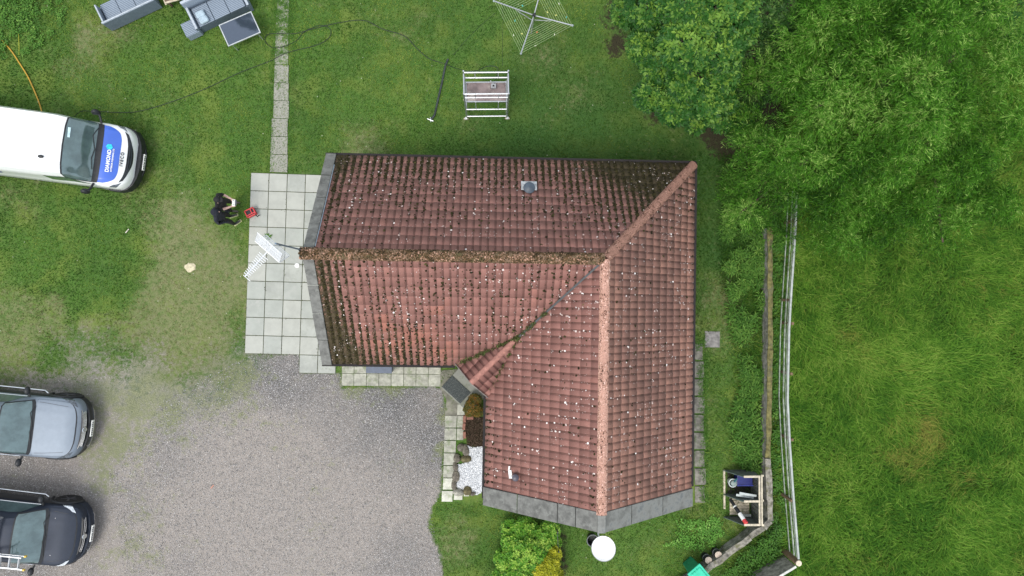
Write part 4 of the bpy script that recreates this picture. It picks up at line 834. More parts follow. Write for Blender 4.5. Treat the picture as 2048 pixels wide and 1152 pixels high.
weeds('leafy_groundcover', PX([(1290, 1060), (1340, 1035), (1385, 1018), (1425, 1022), (1445, 1050), (1440, 1080), (1395, 1100), (1350, 1090), (1310, 1090)]), 620, leaf_mat('cover_leaf', (.05, .15, .02), (.13, .33, .045), (.32, .54, .13), .25, .4), 'patch of bright round-leaved ground cover south-east of the gable', 63, k=5, ln=(.035, .075), wd=.85, z=(.02, .12), hi=.50)
weeds('path_weeds', PX([(880, 935), (893, 935), (893, 965), (884, 985), (860, 1015), (960, 1012), (960, 995), (1000, 1010), (990, 1040), (870, 1020)]), 260, M_weed, 'tufts of weed at the edges of the small slab path', 64, k=8, ln=(.04, .08), wd=.25, z=(.01, .05))
weeds('path_edge_grass', PX([(536, 345), (546, 345), (548, 220), (553, 130), (560, 0), (556, -10), (580, -10), (580, 0), (576, 40), (584, 100), (580, 200), (577, 345), (583, 345), (590, 150), (590, -20), (545, -20), (538, 200)]), 1100, M_weed, 'grass creeping over the edges of the old slab path', 66, k=7, ln=(.03, .06), wd=.25, z=(.0, .03), hi=.3)
weeds('path_overgrowth', PX([(550, 125), (582, 125), (582, -10), (554, -10)]), 300, M_weed, 'grass tufts growing through the broken upper part of the path', 67, k=8, ln=(.03, .07), wd=.25, z=(.0, .03), hi=.47)
weeds('side_path_grass', PX([(1386, 680), (1412, 680), (1414, 1022), (1400, 1024), (1402, 860), (1396, 700)]), 420, M_weed, 'grass tufts fringing the slabs along the east wall', 68, k=8, ln=(.04, .10), wd=.22, z=(.0, .05), hi=.4)
weeds('corner_weeds', PX([(-60, -30), (150, -30), (120, 60), (60, 110), (-60, 130)]), 900, M_weed, 'leafy weeds in the top left corner of the lawn', 65, k=7, ln=(.05, .09), wd=.6, z=(.02, .08), hi=.45)

# ------------------------------------------------------------------ low wall, fences
def wall_path(name, lab, pts, w_, h, m, seed, top=None):
    P_ = [P(x, y, h) for x, y in pts]; t = thing(name, lab, 'wall', (P_[0].x, P_[0].y, 0)); o0 = P_[0]; r = random.Random(seed); mb, mt = MB(), MB()
    for A, B in zip(P_[:-1], P_[1:]):
        d = Vector((B.x - A.x, B.y - A.y)); n = max(2, int(d.length / .25)); s_ = Vector((-d.y, d.x)).normalized(); V = []; VT = []
        for i in range(n + 1):
            q = Vector((A.x - o0.x, A.y - o0.y)) + d * i / n; j1, j2, jz = r.uniform(-.02, .02), r.uniform(-.02, .02), r.uniform(-.02, .02)
            a, c = q + s_ * (w_ / 2 + j1), q - s_ * (w_ / 2 + j2)
            V += [(a.x, a.y, -.1), (a.x, a.y, h + jz - .03), (c.x, c.y, h + jz - .03), (c.x, c.y, -.1)]
            a, c = q + s_ * (w_ / 2 + .012 + j1), q - s_ * (w_ / 2 + .012 + j2)
            VT += [(a.x, a.y, h + jz - .034), (a.x, a.y, h + jz), (q.x, q.y, h + .03 + jz), (c.x, c.y, h + jz), (c.x, c.y, h + jz - .034)]
        mb.add(V, [(i * 4 + k, i * 4 + (k + 1) % 4, i * 4 + 4 + (k + 1) % 4, i * 4 + 4 + k) for i in range(n) for k in range(4)] + [(0, 1, 2, 3), (n * 4 + 3, n * 4 + 2, n * 4 + 1, n * 4)])
        mt.add(VT, [(i * 5 + k, i * 5 + (k + 1) % 5, i * 5 + 5 + (k + 1) % 5, i * 5 + 5 + k) for i in range(n) for k in range(5)] + [(0, 1, 2, 3, 4), (n * 5 + 4, n * 5 + 3, n * 5 + 2, n * 5 + 1, n * 5)])
    mb.build('body', m, t); mt.build('coping', top or m, t); return t
M_wallside = mat('wall_stone', (.27, .265, .24), .95, var=.35, scale=6, bmp=.9, stain=((.10, .11, .06), 4))
M_walltop = mat('wall_moss_top', (.165, .150, .055), .95, var=.35, scale=7, bmp=.9, stain=((.13, .13, .07), 3))
M_walltopg = mat('wall_grey_top', (.25, .235, .20), .95, var=.4, scale=7, bmp=.9, stain=((.14, .14, .07), 4))
wall_path('low_wall', 'low rendered wall with olive moss on its top, running along the rail fence', [(1540, 455), (1541, 560), (1541, 700), (1538, 860), (1536, 915)], .14, .55, M_wallside, 71, M_walltop)
wall_path('low_wall', 'lower grey stretch of the low wall, bending south-west behind the timber store', [(1536, 917), (1540, 1000), (1541, 1042), (1528, 1056), (1500, 1075), (1455, 1110), (1425, 1132), (1380, 1165), (1320, 1210)], .17, .5, M_wallside, 72, M_walltopg)

fence = thing('rail_fence', 'pale post-and-rail fence between the garden and the meadow', 'fence', (P(1549, 750).x, P(1549, 750).y, 0)); fo = fence.location
FT = [(1594, 380), (1590, 470), (1582, 590), (1578, 660), (1576, 748), (1575, 800), (1579, 882), (1586, 985), (1597, 1118)]; FP = [P(x, y, 1.1) for x, y in FT]
M_rail = mat('pale_rail', (.40, .43, .41), .6, var=.2, scale=6, bmp=.2, stain=((.33, .37, .33), 3))
M_rail2 = mat('pale_rail_green', (.34, .38, .32), .7, var=.3, scale=6, bmp=.2, stain=((.10, .15, .06), 2.5))
for z, w_, h_, m_ in ((1.1, .060, .05, M_rail), (.78, .028, .06, M_rail2), (.45, .02, .05, M_rail2), (.95, .014, .014, M_rail2)):
    b = MB()
    for A, B in zip(FP[:-1], FP[1:]):
        b.bar((A.x - fo.x, A.y - fo.y, z), (B.x - fo.x, B.y - fo.y, z), w_, h_)
    b.build('rail', m_, fence)
for px_, py_ in ((1592, 440), (1581, 600), (1585, 647), (1583, 748), (1584, 880), (1584, 1002)):
    q = P(px_, py_, 1.02); b = MB(); b.box((q.x - fo.x + .01, q.y - fo.y, .5), (.09, .09, 1.04)); b.build('post', M_brownwood, fence, bevel=.01)
q = P(1598, 1127, 1.15); gp = thing('gate_post', 'thick round brown post with a pale sawn top at the fence corner', 'post', (q.x, q.y, 0)); b = MB(); b.lathe([(.105, -.05), (.10, 1.0), (.095, 1.12)], n=16); b.build('post', M_brownwood, gp, smooth=True)
b = MB(); b.lathe([(.094, 1.12), (.092, 1.15), (0, 1.152)], n=16); b.build('sawn_top', mat('sawn_end', (.62, .54, .42), .8, var=.15, scale=15), gp)
A = P(1592, 1133, 1.05); B = P(1490, 1195, 1.05); gt = thing('board_fence', 'grey weathered board fence panel running south-west from the round post', 'fence', (A.x, A.y, 0)); d = B - A
for k in range(6):
    z = .10 + k * .17; b = MB(); b.bar((0, 0, z), (d.x, d.y, z), .022, .155); b.build('board', M_greywood, gt)
b = MB(); b.bar((0, 0, 1.05), (d.x, d.y, 1.05), .07, .035); b.build('cap_rail', mat('pale_cap', (.58, .58, .54), .7, var=.15), gt)
b = MB(); b.box((d.x, d.y, .52), (.1, .1, 1.05)); b.build('post', M_brownwood, gt)
# dark wire fence beside the bushes
A = P(1115, 1062, .8); B = P(1121, 1180, .8); wf = thing('wire_fence', 'dark green wire mesh fence running down from the lower gable between bush and lawn', 'fence', (A.x, A.y, 0)); d = Vector((B.x - A.x, B.y - A.y, 0)); b = MB()
for k in range(9): b.bar(Vector((0, 0, .05 + .09 * k)), d + Vector((0, 0, .05 + .09 * k)), .012, .006)
for k in range(16): q = d * k / 15; b.bar(q, q + Vector((0, 0, .82)), .006, .006)
M_darkmetal = mat('dark_green_metal', (.025, .040, .045), .5, var=.3)
b.build('mesh_panel', M_darkmetal, wf)
for k in (0, .33, .66, 1): b = MB(); q = d * k; b.tube([q, q + Vector((0, 0, .95))], .022); b.build('post', M_darkmetal, wf)

# ------------------------------------------------------------------ text
def text(s_, size, m, loc, rz, name, parent, extr=.002, rot=None):
    cu = bpy.data.curves.new(name, 'FONT'); cu.body = s_; cu.size = size; cu.extrude = extr; cu.align_x = 'CENTER'; cu.align_y = 'CENTER'; cu.offset = size * (.03 if s_ != 'D' else .012); cu.space_character = 1.35 if s_ == 'IVECO' else 1.05
    o = bpy.data.objects.new(name, cu); C.objects.link(o); dg = bpy.context.evaluated_depsgraph_get(); me = bpy.data.meshes.new_from_object(o.evaluated_get(dg)); bpy.data.objects.remove(o)
    me.materials.clear(); me.materials.append(m); t = bpy.data.objects.new(name, me); link(t, parent); t.location = loc; t.rotation_euler = rot or (0, 0, rz); return t

# ------------------------------------------------------------------ vehicles
class Body:
    def __init__(s, st):
        s.x = np.array([q[0] for q in st]); s.y = np.array([[p[0] for p in q[1]] for q in st]); s.z = np.array([[p[1] for p in q[1]] for q in st]); s.K = s.y.shape[1]
        o = np.argsort(s.x); s.x, s.y, s.z = s.x[o], s.y[o], s.z[o]; s.dy, s.dz = s._sl(s.y), s._sl(s.z)
    def _sl(s, a):
        h = np.diff(s.x)[:, None]; d = np.diff(a, axis=0) / h; m = np.zeros_like(a); m[0], m[-1] = d[0], d[-1]
        for i in range(1, len(a) - 1):
            p, q = d[i - 1], d[i]; m[i] = np.where(p * q > 0, 2 * p * q / np.where(np.abs(p + q) < 1e-9, 1, p + q), 0)
        return m
    def at(s, x, t, off=0):
        "t: -K+1..K-1; sign is the side, |t| runs from 0 on the centre line to K-1 at the sill"
        def ev(x, t):
            x = min(max(x, s.x[0]), s.x[-1]); i = min(max(int(np.searchsorted(s.x, x)) - 1, 0), len(s.x) - 2); h = s.x[i + 1] - s.x[i]; u = (x - s.x[i]) / h
            h0, h1, h2, h3 = 2*u**3 - 3*u**2 + 1, u**3 - 2*u**2 + u, -2*u**3 + 3*u**2, u**3 - u**2
            k = min(max(s.K - 1 - abs(t), 0), s.K - 1); k0 = min(int(k), s.K - 2); f = k - k0
            Y = s.y[i] * h0 + s.dy[i] * h * h1 + s.y[i + 1] * h2 + s.dy[i + 1] * h * h3; Z = s.z[i] * h0 + s.dz[i] * h * h1 + s.z[i + 1] * h2 + s.dz[i + 1] * h * h3
            return Vector((x, (Y[k0] * (1 - f) + Y[k0 + 1] * f) * (1 if t >= 0 else -1), Z[k0] * (1 - f) + Z[k0 + 1] * f))
        p = ev(x, t)
        if off:
            e = .03; a = ev(x + e, t) - ev(x - e, t); tt = t if abs(t) > .02 else .02; bb = ev(x, tt + .05) - ev(x, tt - .05); n = a.cross(bb)
            if n.length > 1e-9:
                n.normalize(); c = Vector((p.x, 0, .8)); 
                if n.dot(p - c) < 0: n = -n
                p = p + n * off
        return p
    def shell(s, nx=46, sub=3):
        V, Fs = [], []; ts = np.linspace(-(s.K - 1), s.K - 1, 2 * (s.K - 1) * sub + 1); xs = np.concatenate([np.linspace(s.x[-1], s.x[-1] - .5, 10)[:-1], np.linspace(s.x[-1] - .5, s.x[0], nx)])
        for x in xs:
            for t in ts: V.append(s.at(x, t))
        n = len(ts); Fs = [(i * n + j, i * n + j + 1, (i + 1) * n + j + 1, (i + 1) * n + j) for i in range(len(xs) - 1) for j in range(n - 1)]
        Fs.append(tuple(range(n))); Fs.append(tuple(range((len(xs) - 1) * n, len(xs) * n))); return MB().add(V, Fs)
    def patch(s, f0, f1, t0, t1, off, n=24, nx=8):
        V = []
        for j in range(n + 1):
            t = t0 + (t1 - t0) * j / n
            a, c = f0(t), f1(t)
            for i in range(nx + 1): V.append(s.at(a + (c - a) * i / nx, t, off))
        return MB().add(V, [(j * (nx + 1) + i, (j + 1) * (nx + 1) + i, (j + 1) * (nx + 1) + i + 1, j * (nx + 1) + i + 1) for j in range(n) for i in range(nx)])
def wheel(parent, x, y, r, m_rim=M_alu):
    w_ = bpy.data.objects.new('wheel', None); link(w_, parent); w_.location = (x, y, r); R = Matrix.Rotation(pi / 2, 3, 'X'); s_ = 1 if y > 0 else -1
    b = MB(); b.lathe([(r * .62, -.11), (r * .95, -.115), (r, -.08), (r, .08), (r * .95, .115), (r * .62, .11)], n=28, R=R); b.build('tyre', M_tyre, w_, smooth=True)
    b = MB(); b.lathe([(r * .6, -.09), (r * .62, .09)], n=28, R=R)
    for k in range(5): a = k * 2 * pi / 5; b.bar((0, -s_ * -.10, 0), (cos(a) * r * .58, s_ * .095, sin(a) * r * .58), .06, .03)
    b.build('rim', m_rim, w_)
def plan_bar(name, pts, z0, z1, depth, m, parent, bevel=.02, both=True):
    "bar following the plan curve of the nose"
    o = [Vector(p) for p in pts]; full = [Vector((p.x, -p.y)) for p in reversed(o[1:])] + o; n = len(full); inn = []
    for i, p in enumerate(full):
        d = (full[min(i + 1, n - 1)] - full[max(i - 1, 0)]).normalized(); inn.append(p + Vector((-d.y, d.x)) * depth)
    V = []
    for i in range(n): V += [(full[i].x, full[i].y, z0), (full[i].x, full[i].y, z1), (inn[i].x, inn[i].y, z1), (inn[i].x, inn[i].y, z0)]
    return MB().add(V, [(i * 4 + k, i * 4 + (k + 1) % 4, i * 4 + 4 + (k + 1) % 4, i * 4 + 4 + k) for i in range(n - 1) for k in range(4)] + [(0, 1, 2, 3), (n * 4 - 1, n * 4 - 2, n * 4 - 3, n * 4 - 4)]).build(name, m, parent, bevel=bevel)
M_plate = mat('number_plate', (.80, .81, .78), .4, var=.05, scale=30); M_plchar = mat('plate_marks', (.05, .05, .06), .5)
def plate(parent, x, z, tilt=0):
    b = MB(); b.box((x, 0, z), (.03, .52, .11)); p = b.build('number_plate', M_plate, parent); b = MB()
    for k, y in enumerate((-.20, -.14, -.08, -.02, .07, .13, .19)): b = MB(); b.box((x + .012, y, z + .01), (.014, .032 + .006 * (k % 2), .07)); b.build('plate_mark', M_plchar, p)
    return p
M_lamp = mat('headlamp', (.72, .76, .80), .08, .3, var=.25, scale=22, coat=1); M_lampd = mat('lamp_dark', (.12, .14, .16), .1, .5, var=.4, scale=22, coat=1)

# --- van
pv = P(284, 324.5, .5); van = thing('van', 'white van with blue bonnet panel and dark windscreen parked on the lawn', 'van', (pv.x, pv.y, 0), radians(-6.9))
VAN = Body([(-.10, [(.46, .34), (.52, .5), (.53, .66), (.52, .76), (.46, .80), (.37, .82), (.22, .83), (0, .84)]),
    (-.15, [(.64, .34), (.70, .5), (.72, .72), (.70, .88), (.62, .94), (.50, .97), (.32, .99), (0, 1.0)]),
    (-.26, [(.82, .34), (.88, .55), (.89, .86), (.85, .99), (.76, 1.05), (.63, 1.08), (.40, 1.10), (0, 1.12)]),
    (-.45, [(.93, .34), (.99, .58), (.99, .95), (.95, 1.07), (.87, 1.14), (.73, 1.19), (.48, 1.22), (0, 1.24)]),
    (-.68, [(.95, .34), (1.0, .6), (1.0, 1.02), (.97, 1.15), (.89, 1.23), (.77, 1.29), (.50, 1.32), (0, 1.34)]),
    (-.92, [(.95, .34), (1.0, .6), (1.01, 1.08), (.97, 1.22), (.90, 1.31), (.80, 1.36), (.52, 1.40), (0, 1.42)]),
    (-1.25, [(.95, .34), (1.0, .6), (1.01, 1.12), (.97, 1.30), (.92, 1.58), (.84, 1.76), (.55, 1.82), (0, 1.84)]),
    (-1.56, [(.95, .34), (1.0, .6), (1.01, 1.15), (.97, 1.32), (.91, 1.85), (.84, 2.10), (.58, 2.17), (0, 2.20)]),
    (-1.9, [(.95, .34), (1.0, .6), (1.01, 1.15), (.98, 1.34), (.94, 1.95), (.86, 2.20), (.62, 2.27), (0, 2.30)]),
    (-4, [(.95, .34), (1.0, .6), (1.01, 1.15), (.99, 1.34), (.96, 2.0), (.87, 2.24), (.62, 2.31), (0, 2.33)]),
    (-5.95, [(.95, .34), (1.0, .6), (1.01, 1.15), (.99, 1.34), (.95, 2.0), (.86, 2.22), (.62, 2.29), (0, 2.31)])])
VAN.shell().build('body', M_white, van, smooth=True, ang=35)
cv = lambda a, k: (lambda t: a - k * (abs(t) / 4) ** 2)
VAN.patch(cv(-.965, .09), cv(-1.50, -.02), -2.86, 2.86, .020, nx=14).build('windscreen', M_glass, van, smooth=True)
VAN.patch(cv(-.80, .14), cv(-1.53, .0), -3.12, 3.12, .012, n=36, nx=20).build('windscreen_surround', M_black, van, smooth=True)
VAN.patch(lambda t: -.35 - .36 * (abs(t) / 2.95) ** 4, cv(-.82, .12), -2.98, 2.98, .009, n=36, nx=14).build('bonnet_panel', mat('blue_vinyl', (.045, .13, .56), .3, var=.05, scale=2, coat=.5), van, smooth=True)
for s_ in (1, -1):
    VAN.patch(lambda t: -1.02 - .55 * max(0, (abs(t) - 3.1) * -1.0 + .85), lambda t: -2.15, s_ * 3.08, s_ * 3.92, .008).build('side_window', M_glass, van, smooth=True)
    VAN.patch(lambda t: -.20 - .14 * (abs(t) - 2.8), lambda t: -.40 - .14 * (abs(t) - 2.8), s_ * 3.3, s_ * 4.4, .010).build('headlight', M_lampd, van, smooth=True)
    b = MB(); b.tube([(-.98, s_ * .95, 1.28), (-1.0, s_ * 1.12, 1.36), (-1.02, s_ * 1.2, 1.42)], .035); b.blob((-1.08, s_ * 1.24, 1.45), (.11, .085, .17), jit=.03, seg=12, rings=8); b.blob((-1.20, s_ * 1.24, 1.38), (.06, .075, .12), jit=.03, seg=10, rings=6); b.build('mirror', M_black, van, smooth=True)
    VAN.patch(lambda t: -.7, lambda t: -5.9, s_ * 6.2, s_ * 6.9, .012, n=4, nx=12).build('side_trim', M_black, van, smooth=True)
    for x in (-1.0, -4.9): wheel(van, x, s_ * .87, .35)
VAN.patch(lambda t: -.105 - .14 * (abs(t) / 3) ** 2.4, lambda t: -.195 - .15 * (abs(t) / 3) ** 2.4, -2.95, 2.95, .010, nx=4).build('grille', M_black, van, smooth=True)
for k in (0, 1): VAN.patch(lambda t: -.125 - .03 * k - .14 * (abs(t) / 3) ** 2.4, lambda t: -.135 - .03 * k - .14 * (abs(t) / 3) ** 2.4, -2.6, 2.6, .016, nx=2).build('grille_slat', mat('slat_grey', (.06, .07, .09), .3), van, smooth=True)
plan_bar('bumper', [(.045, 0), (.03, .3), (-.015, .55), (-.115, .79), (-.28, .97), (-.52, 1.05), (-.85, 1.055)], .30, .66, .24, M_black, van, bevel=.03)
plan_bar('bumper_lip', [(.075, 0), (.06, .3), (.02, .45)], .33, .42, .1, M_black, van)
plate(van, .065, .50)
b = MB(); b.tube([(-.95, -.55, 1.50), (-.99, -.2, 1.53), (-.94, .1, 1.50)], .012); b.tube([(-.95, .1, 1.50), (-1.02, .5, 1.56), (-.94, .78, 1.44)], .012); b.build('wiper', M_black, van)
b = MB(); b.blob((-2.0, -.45, 2.32), (.09, .05, .04), jit=.02, seg=12, rings=6); b.build('aerial', M_black, van, smooth=True)
b = MB(); b.box((-1.42, .40, 2.075), (.10, .30, .004), rx=0); o = b.build('sticker', mat('tax_sticker', (.45, .62, .66), .4), van); o.location.z = .035; o.rotation_euler = (0, 0, 0)
M_lett = mat('white_lettering', (.88, .90, .92), .4, var=.02)
hz = lambda x, y: VAN.at(x, 0).z
sl_ = atan2(hz(-.9, 0) - hz(-.65, 0), .25)
def on_bonnet(s_, size, m, x, y, nm, parent=van, extr=.003, yaw=pi / 2):
    # text plane follows the bonnet slope: reads from the front of the van, tops towards the windscreen
    z = VAN.at(x, 0).z + .018; R = Matrix.Rotation(atan2(VAN.at(x - .05, 0).z - VAN.at(x + .05, 0).z, .1), 4, 'Y') @ Matrix.Rotation(pi / 2, 4, 'Z'); o = text(s_, size, m, (x, y, z), 0, nm, parent, extr); o.rotation_euler = R.to_euler(); return o
on_bonnet('DIAMOND', .142, M_lett, -.60, -.20, 'bonnet_lettering'); on_bonnet('EXTERIOR CLEANING LTD', .058, M_lett, -.50, -.16, 'bonnet_lettering')
on_bonnet('IVECO', .125, mat('badge_black', (.02, .02, .025), .4), -.285, -.08, 'badge', extr=.004)
zb = VAN.at(-.62, .6).z + .018; b = MB(); b.lathe([(.095, 0), (.095, .006), (0, .007)], (0, 0, 0), 6); o = b.build('diamond_logo', mat('cyan_vinyl', (.02, .55, .80), .35, var=.25, scale=14), van); o.location = (-.62, .24, zb); o.rotation_euler = (0, sl_, 0)
# the last letter of the lettering on the van's roof-side, and roof scuffs
o = text('D', .50, mat('navy_vinyl', (.015, .025, .16), .4), (-3.75, -.978, 1.62), 0, 'side_lettering', van, .004, rot=(radians(88), 0, 0)); o.scale = (1.2, 1, 1)

# --- pick-ups
PK = [(-.10, [(.52, .36), (.60, .46), (.62, .62), (.60, .74), (.54, .79), (.44, .81), (.28, .82), (0, .83)]),
    (-.18, [(.72, .36), (.78, .48), (.80, .68), (.77, .82), (.69, .87), (.57, .895), (.36, .91), (0, .92)]),
    (-.36, [(.86, .36), (.92, .52), (.93, .78), (.89, .90), (.80, .955), (.67, .985), (.42, 1.0), (0, 1.01)]),
    (-.75, [(.88, .36), (.96, .55), (.97, .86), (.93, .98), (.85, 1.03), (.71, 1.06), (.46, 1.08), (0, 1.09)]),
    (-1.35, [(.88, .36), (.95, .55), (.97, .88), (.93, 1.04), (.86, 1.09), (.76, 1.12), (.50, 1.15), (0, 1.16)]),
    (-1.62, [(.88, .36), (.95, .55), (.97, .88), (.93, 1.06), (.82, 1.24), (.73, 1.33), (.48, 1.37), (0, 1.38)]),
    (-2.02, [(.88, .36), (.95, .55), (.97, .88), (.93, 1.07), (.76, 1.52), (.66, 1.66), (.42, 1.71), (0, 1.73)]),
    (-2.4, [(.88, .36), (.95, .55), (.97, .88), (.93, 1.08), (.73, 1.58), (.63, 1.74), (.42, 1.79), (0, 1.81)]),
    (-3.3, [(.88, .36), (.95, .55), (.97, .88), (.93, 1.09), (.74, 1.58), (.63, 1.74), (.42, 1.79), (0, 1.80)]),
    (-3.75, [(.88, .36), (.95, .55), (.97, .88), (.93, 1.09), (.86, 1.14), (.78, 1.15), (.50, 1.16), (0, 1.16)]),
    (-5.25, [(.88, .40), (.94, .55), (.96, .88), (.93, 1.09), (.86, 1.12), (.78, 1.13), (.50, 1.14), (0, 1.14)])]
def pickup(label, loc, rz, m_paint, m_bonnet, lampm, chrome_grille, roof_rack, dx=0.0):
    t = thing('pickup_truck', label, 'pickup truck', loc, rz, 'pickup trucks parked on the left of the drive'); B = Body([(x + dx * min(1, max(0, (-.36 - x) / .9)), q) for x, q in PK])
    B.shell().build('body', m_paint, t, smooth=True, ang=35)
    B.patch(lambda q: -.185 - .20 * (abs(q) / 3.1) ** 2.6, lambda q: -1.36 + dx, -3.20, 3.20, .004, n=36).build('bonnet_gap', M_black, t, smooth=True)
    B.patch(lambda q: -.215 - .20 * (abs(q) / 3.1) ** 2.6, lambda q: -1.35 + dx, -3.12, 3.12, .009, n=36).build('bonnet', m_bonnet, t, smooth=True)
    B.patch(cv(-1.34 + dx, .16), cv(-2.06 + dx, .02), -3.05, 3.05, .012).build('windscreen_surround', M_black, t, smooth=True)
    B.patch(cv(-1.43 + dx, .13), cv(-2.02 + dx, .02), -2.72, 2.72, .018).build('windscreen', M_glass, t, smooth=True)
    for s_ in (1, -1):
        B.patch(lambda q: -1.62 + dx - .45 * (4 - abs(q)), lambda q: -3.25 + dx - .1 * (4 - abs(q)), s_ * 3.12, s_ * 3.95, .010).build('side_window', M_glass, t, smooth=True)
        B.patch(lambda q: -.185 - .10 * (abs(q) - 2.6) - (.09 if lampm is M_lamp else .02), lambda q: -.34 - .22 * (abs(q) - 2.6), s_ * 2.75, s_ * 4.3, .012, nx=3).build('headlight', lampm, t, smooth=True)
        b = MB(); b.tube([(-1.62 + dx, s_ * .93, 1.10), (-1.64 + dx, s_ * 1.05, 1.14)], .03); b.blob((-1.67 + dx, s_ * 1.12, 1.17), (.085, .13, .095), jit=.02, seg=12, rings=8); b.build('mirror', M_black, t, smooth=True)
        b = MB(); b.tube([(-1.50, s_ * .95, .40), (-1.58, s_ * 1.03, .42), (-3.6, s_ * 1.03, .42), (-3.68, s_ * .95, .40)], .032, 10); b.build('side_step', M_chrome, t, smooth=True)
        B.patch(lambda q: -.45, lambda q: -5.1, s_ * 4.55, s_ * 6.9, .007, n=6, nx=24).build('side_reflection_patch', M_black, t, smooth=True)  # black patch paints in the dark ground mirrored by the door sides
        for x in (-.86, -3.95):
            wheel(t, x, s_ * .86, .39, mat('dark_rim', (.10, .10, .11), .5, .4)); b = MB(); pts = [(x + .47 * cos(a), s_ * .965, .40 + .47 * sin(a)) for a in np.linspace(0, pi, 13)]; b.tube(pts, .045, 8); b.build('wheel_arch', M_black, t, smooth=True)
        b = MB(); b.tube([tuple(B.at(x, s_ * 3.97, .012)) for x in np.linspace(-1.7 + dx, -3.5 + dx, 8)], .014, 6); b.build('window_trim', M_chrome, t, smooth=True)
    GP = [(-.045, 0), (-.06, .3), (-.11, .55), (-.20, .74)]
    g = plan_bar('grille', GP, .62, .84, .05, M_black, t, bevel=.006)
    for z in ((.67, .72, .77, .82) if chrome_grille else (.69, .765)):
        pts = [(p[0] + .010 - .10 * (z - .67), p[1]) for p in GP]; b = MB(); b.tube([(x, -y, z) for x, y in reversed(pts[1:])] + [(x, y, z) for x, y in pts], .012 if chrome_grille else .006, 6); b.build('grille_bar', M_chrome, t, smooth=True)
    b = MB(); R = Matrix.Rotation(radians(62), 3, 'Y'); b.lathe([(.062, -.012), (.078, 0), (.078, .012), (.062, .018)], (.0, 0, .80), 24, R=R)
    for p, q in (((-.035, .035), (0, .0)), ((.035, .035), (0, .0)), ((-.045, 0), (-.02, -.05)), ((-.02, -.05), (0, -.01)), ((0, -.01), (.02, -.05)), ((.02, -.05), (.045, 0))):
        b.bar(Vector((0, 0, .80)) + R @ Vector((-p[1], p[0], .012)), Vector((0, 0, .80)) + R @ Vector((-q[1], q[0], .012)), .012, .012)
    b.build('badge', M_chrome, t)
    plan_bar('bumper', [(.04, 0), (.025, .3), (-.03, .55), (-.12, .74), (-.27, .90), (-.45, .97)], .34, .60, .2, m_paint if not chrome_grille else M_black, t, bevel=.025)
    plan_bar('bumper_trim', [(.062, 0), (.046, .3), (-.01, .56), (-.05, .64)], .36, .39, .02, M_chrome, t, bevel=0)
    plate(t, .065, .50)
    b = MB(); b.tube([(-1.37 + dx, -.62, 1.17), (-1.40 + dx, -.15, 1.24), (-1.36 + dx, .02, 1.22)], .011); b.tube([(-1.37 + dx, .02, 1.20), (-1.44 + dx, .45, 1.25), (-1.36 + dx, .66, 1.16)], .011); b.build('wiper', M_black, t)
    b = MB()
    for s_ in (1, -1): b.tube([tuple(B.at(x, s_ * (2.35 - .18 * (x + 1.3)), .008)) for x in np.linspace(-1.28 + dx, -.46, 9)], .006, 4)
    b.build('bonnet_crease', M_black, t)
    b = MB(); b.box((-1.2 + dx, .52, 1.115), (.04, .13, .006), rz=.1); b.box((-1.2 + dx, -.52, 1.115), (.04, .13, .006), rz=-.1); b.build('washer_jet', M_chrome, t)
    if roof_rack:
        b = MB()
        for x in (-1.98, -3.0): b.bar((x, -.78, 1.93), (x, .78, 1.93), .07, .035)
        for x in (-1.98, -3.0):
            for s_ in (1, -1): b.box((x, s_ * .66, 1.84), (.08, .05, .16))
        b.build('roof_bar', M_alu, t, bevel=.006); b = MB(); b.bar((-1.98, .62, 1.965), (-3.0, .62, 1.965), .12, .03); b.build('rack_side', M_alu, t)
    return t
M_silver = mat('silver_metallic', (.21, .25, .30), .55, .35, var=.03, coat=0); M_grey = M_silver
M_navy = mat('black_paint', (.022, .030, .048), .55, .35, var=.05, coat=0); M_navyb = M_navy
p1 = P(180, 856, .5); pickup('silver-blue pickup truck with a bright chrome grille, nearer the lawn', (p1.x, p1.y, 0), radians(-6.2), M_grey, M_silver, M_lampd, True, False)
p2 = P(180, 1066, .5); tr2 = pickup('near-black pickup truck with white headlights carrying a ladder on its roof', (p2.x, p2.y, 0), radians(-7.4), M_navy, M_navyb, M_lamp, False, True, .40)
# ladder on the roof bars
R2 = Matrix.Rotation(radians(-7.4), 3, 'Z'); lo = Vector((p2.x, p2.y, 0)) + R2 @ Vector((-1.00, -.50, 2.0)); ld = thing('ladder', 'aluminium extension ladder with yellow end caps lying on the black pickup', 'ladder', lo, radians(-7.4 + .8))
for k, z in ((0, 0), (1, .055)):
    for s_ in (1, -1): b = MB(); b.bar((0 - .06 * k, s_ * (.20 - .035 * k), z), (-3.6, s_ * (.20 - .035 * k), z), .028, .05); b.build('stile', M_alu, ld)
    for i in range(13): b = MB(); b.tube([(-.14 - .27 * i, -.19, z), (-.14 - .27 * i, .19, z)], .017); b.build('rung', M_alu, ld)
for s_ in (1, -1): b = MB(); b.box((.02, s_ * .20, .01), (.06, .05, .07)); b.build('end_cap', mat('yellow_cap', (.60, .42, .06), .5), ld)

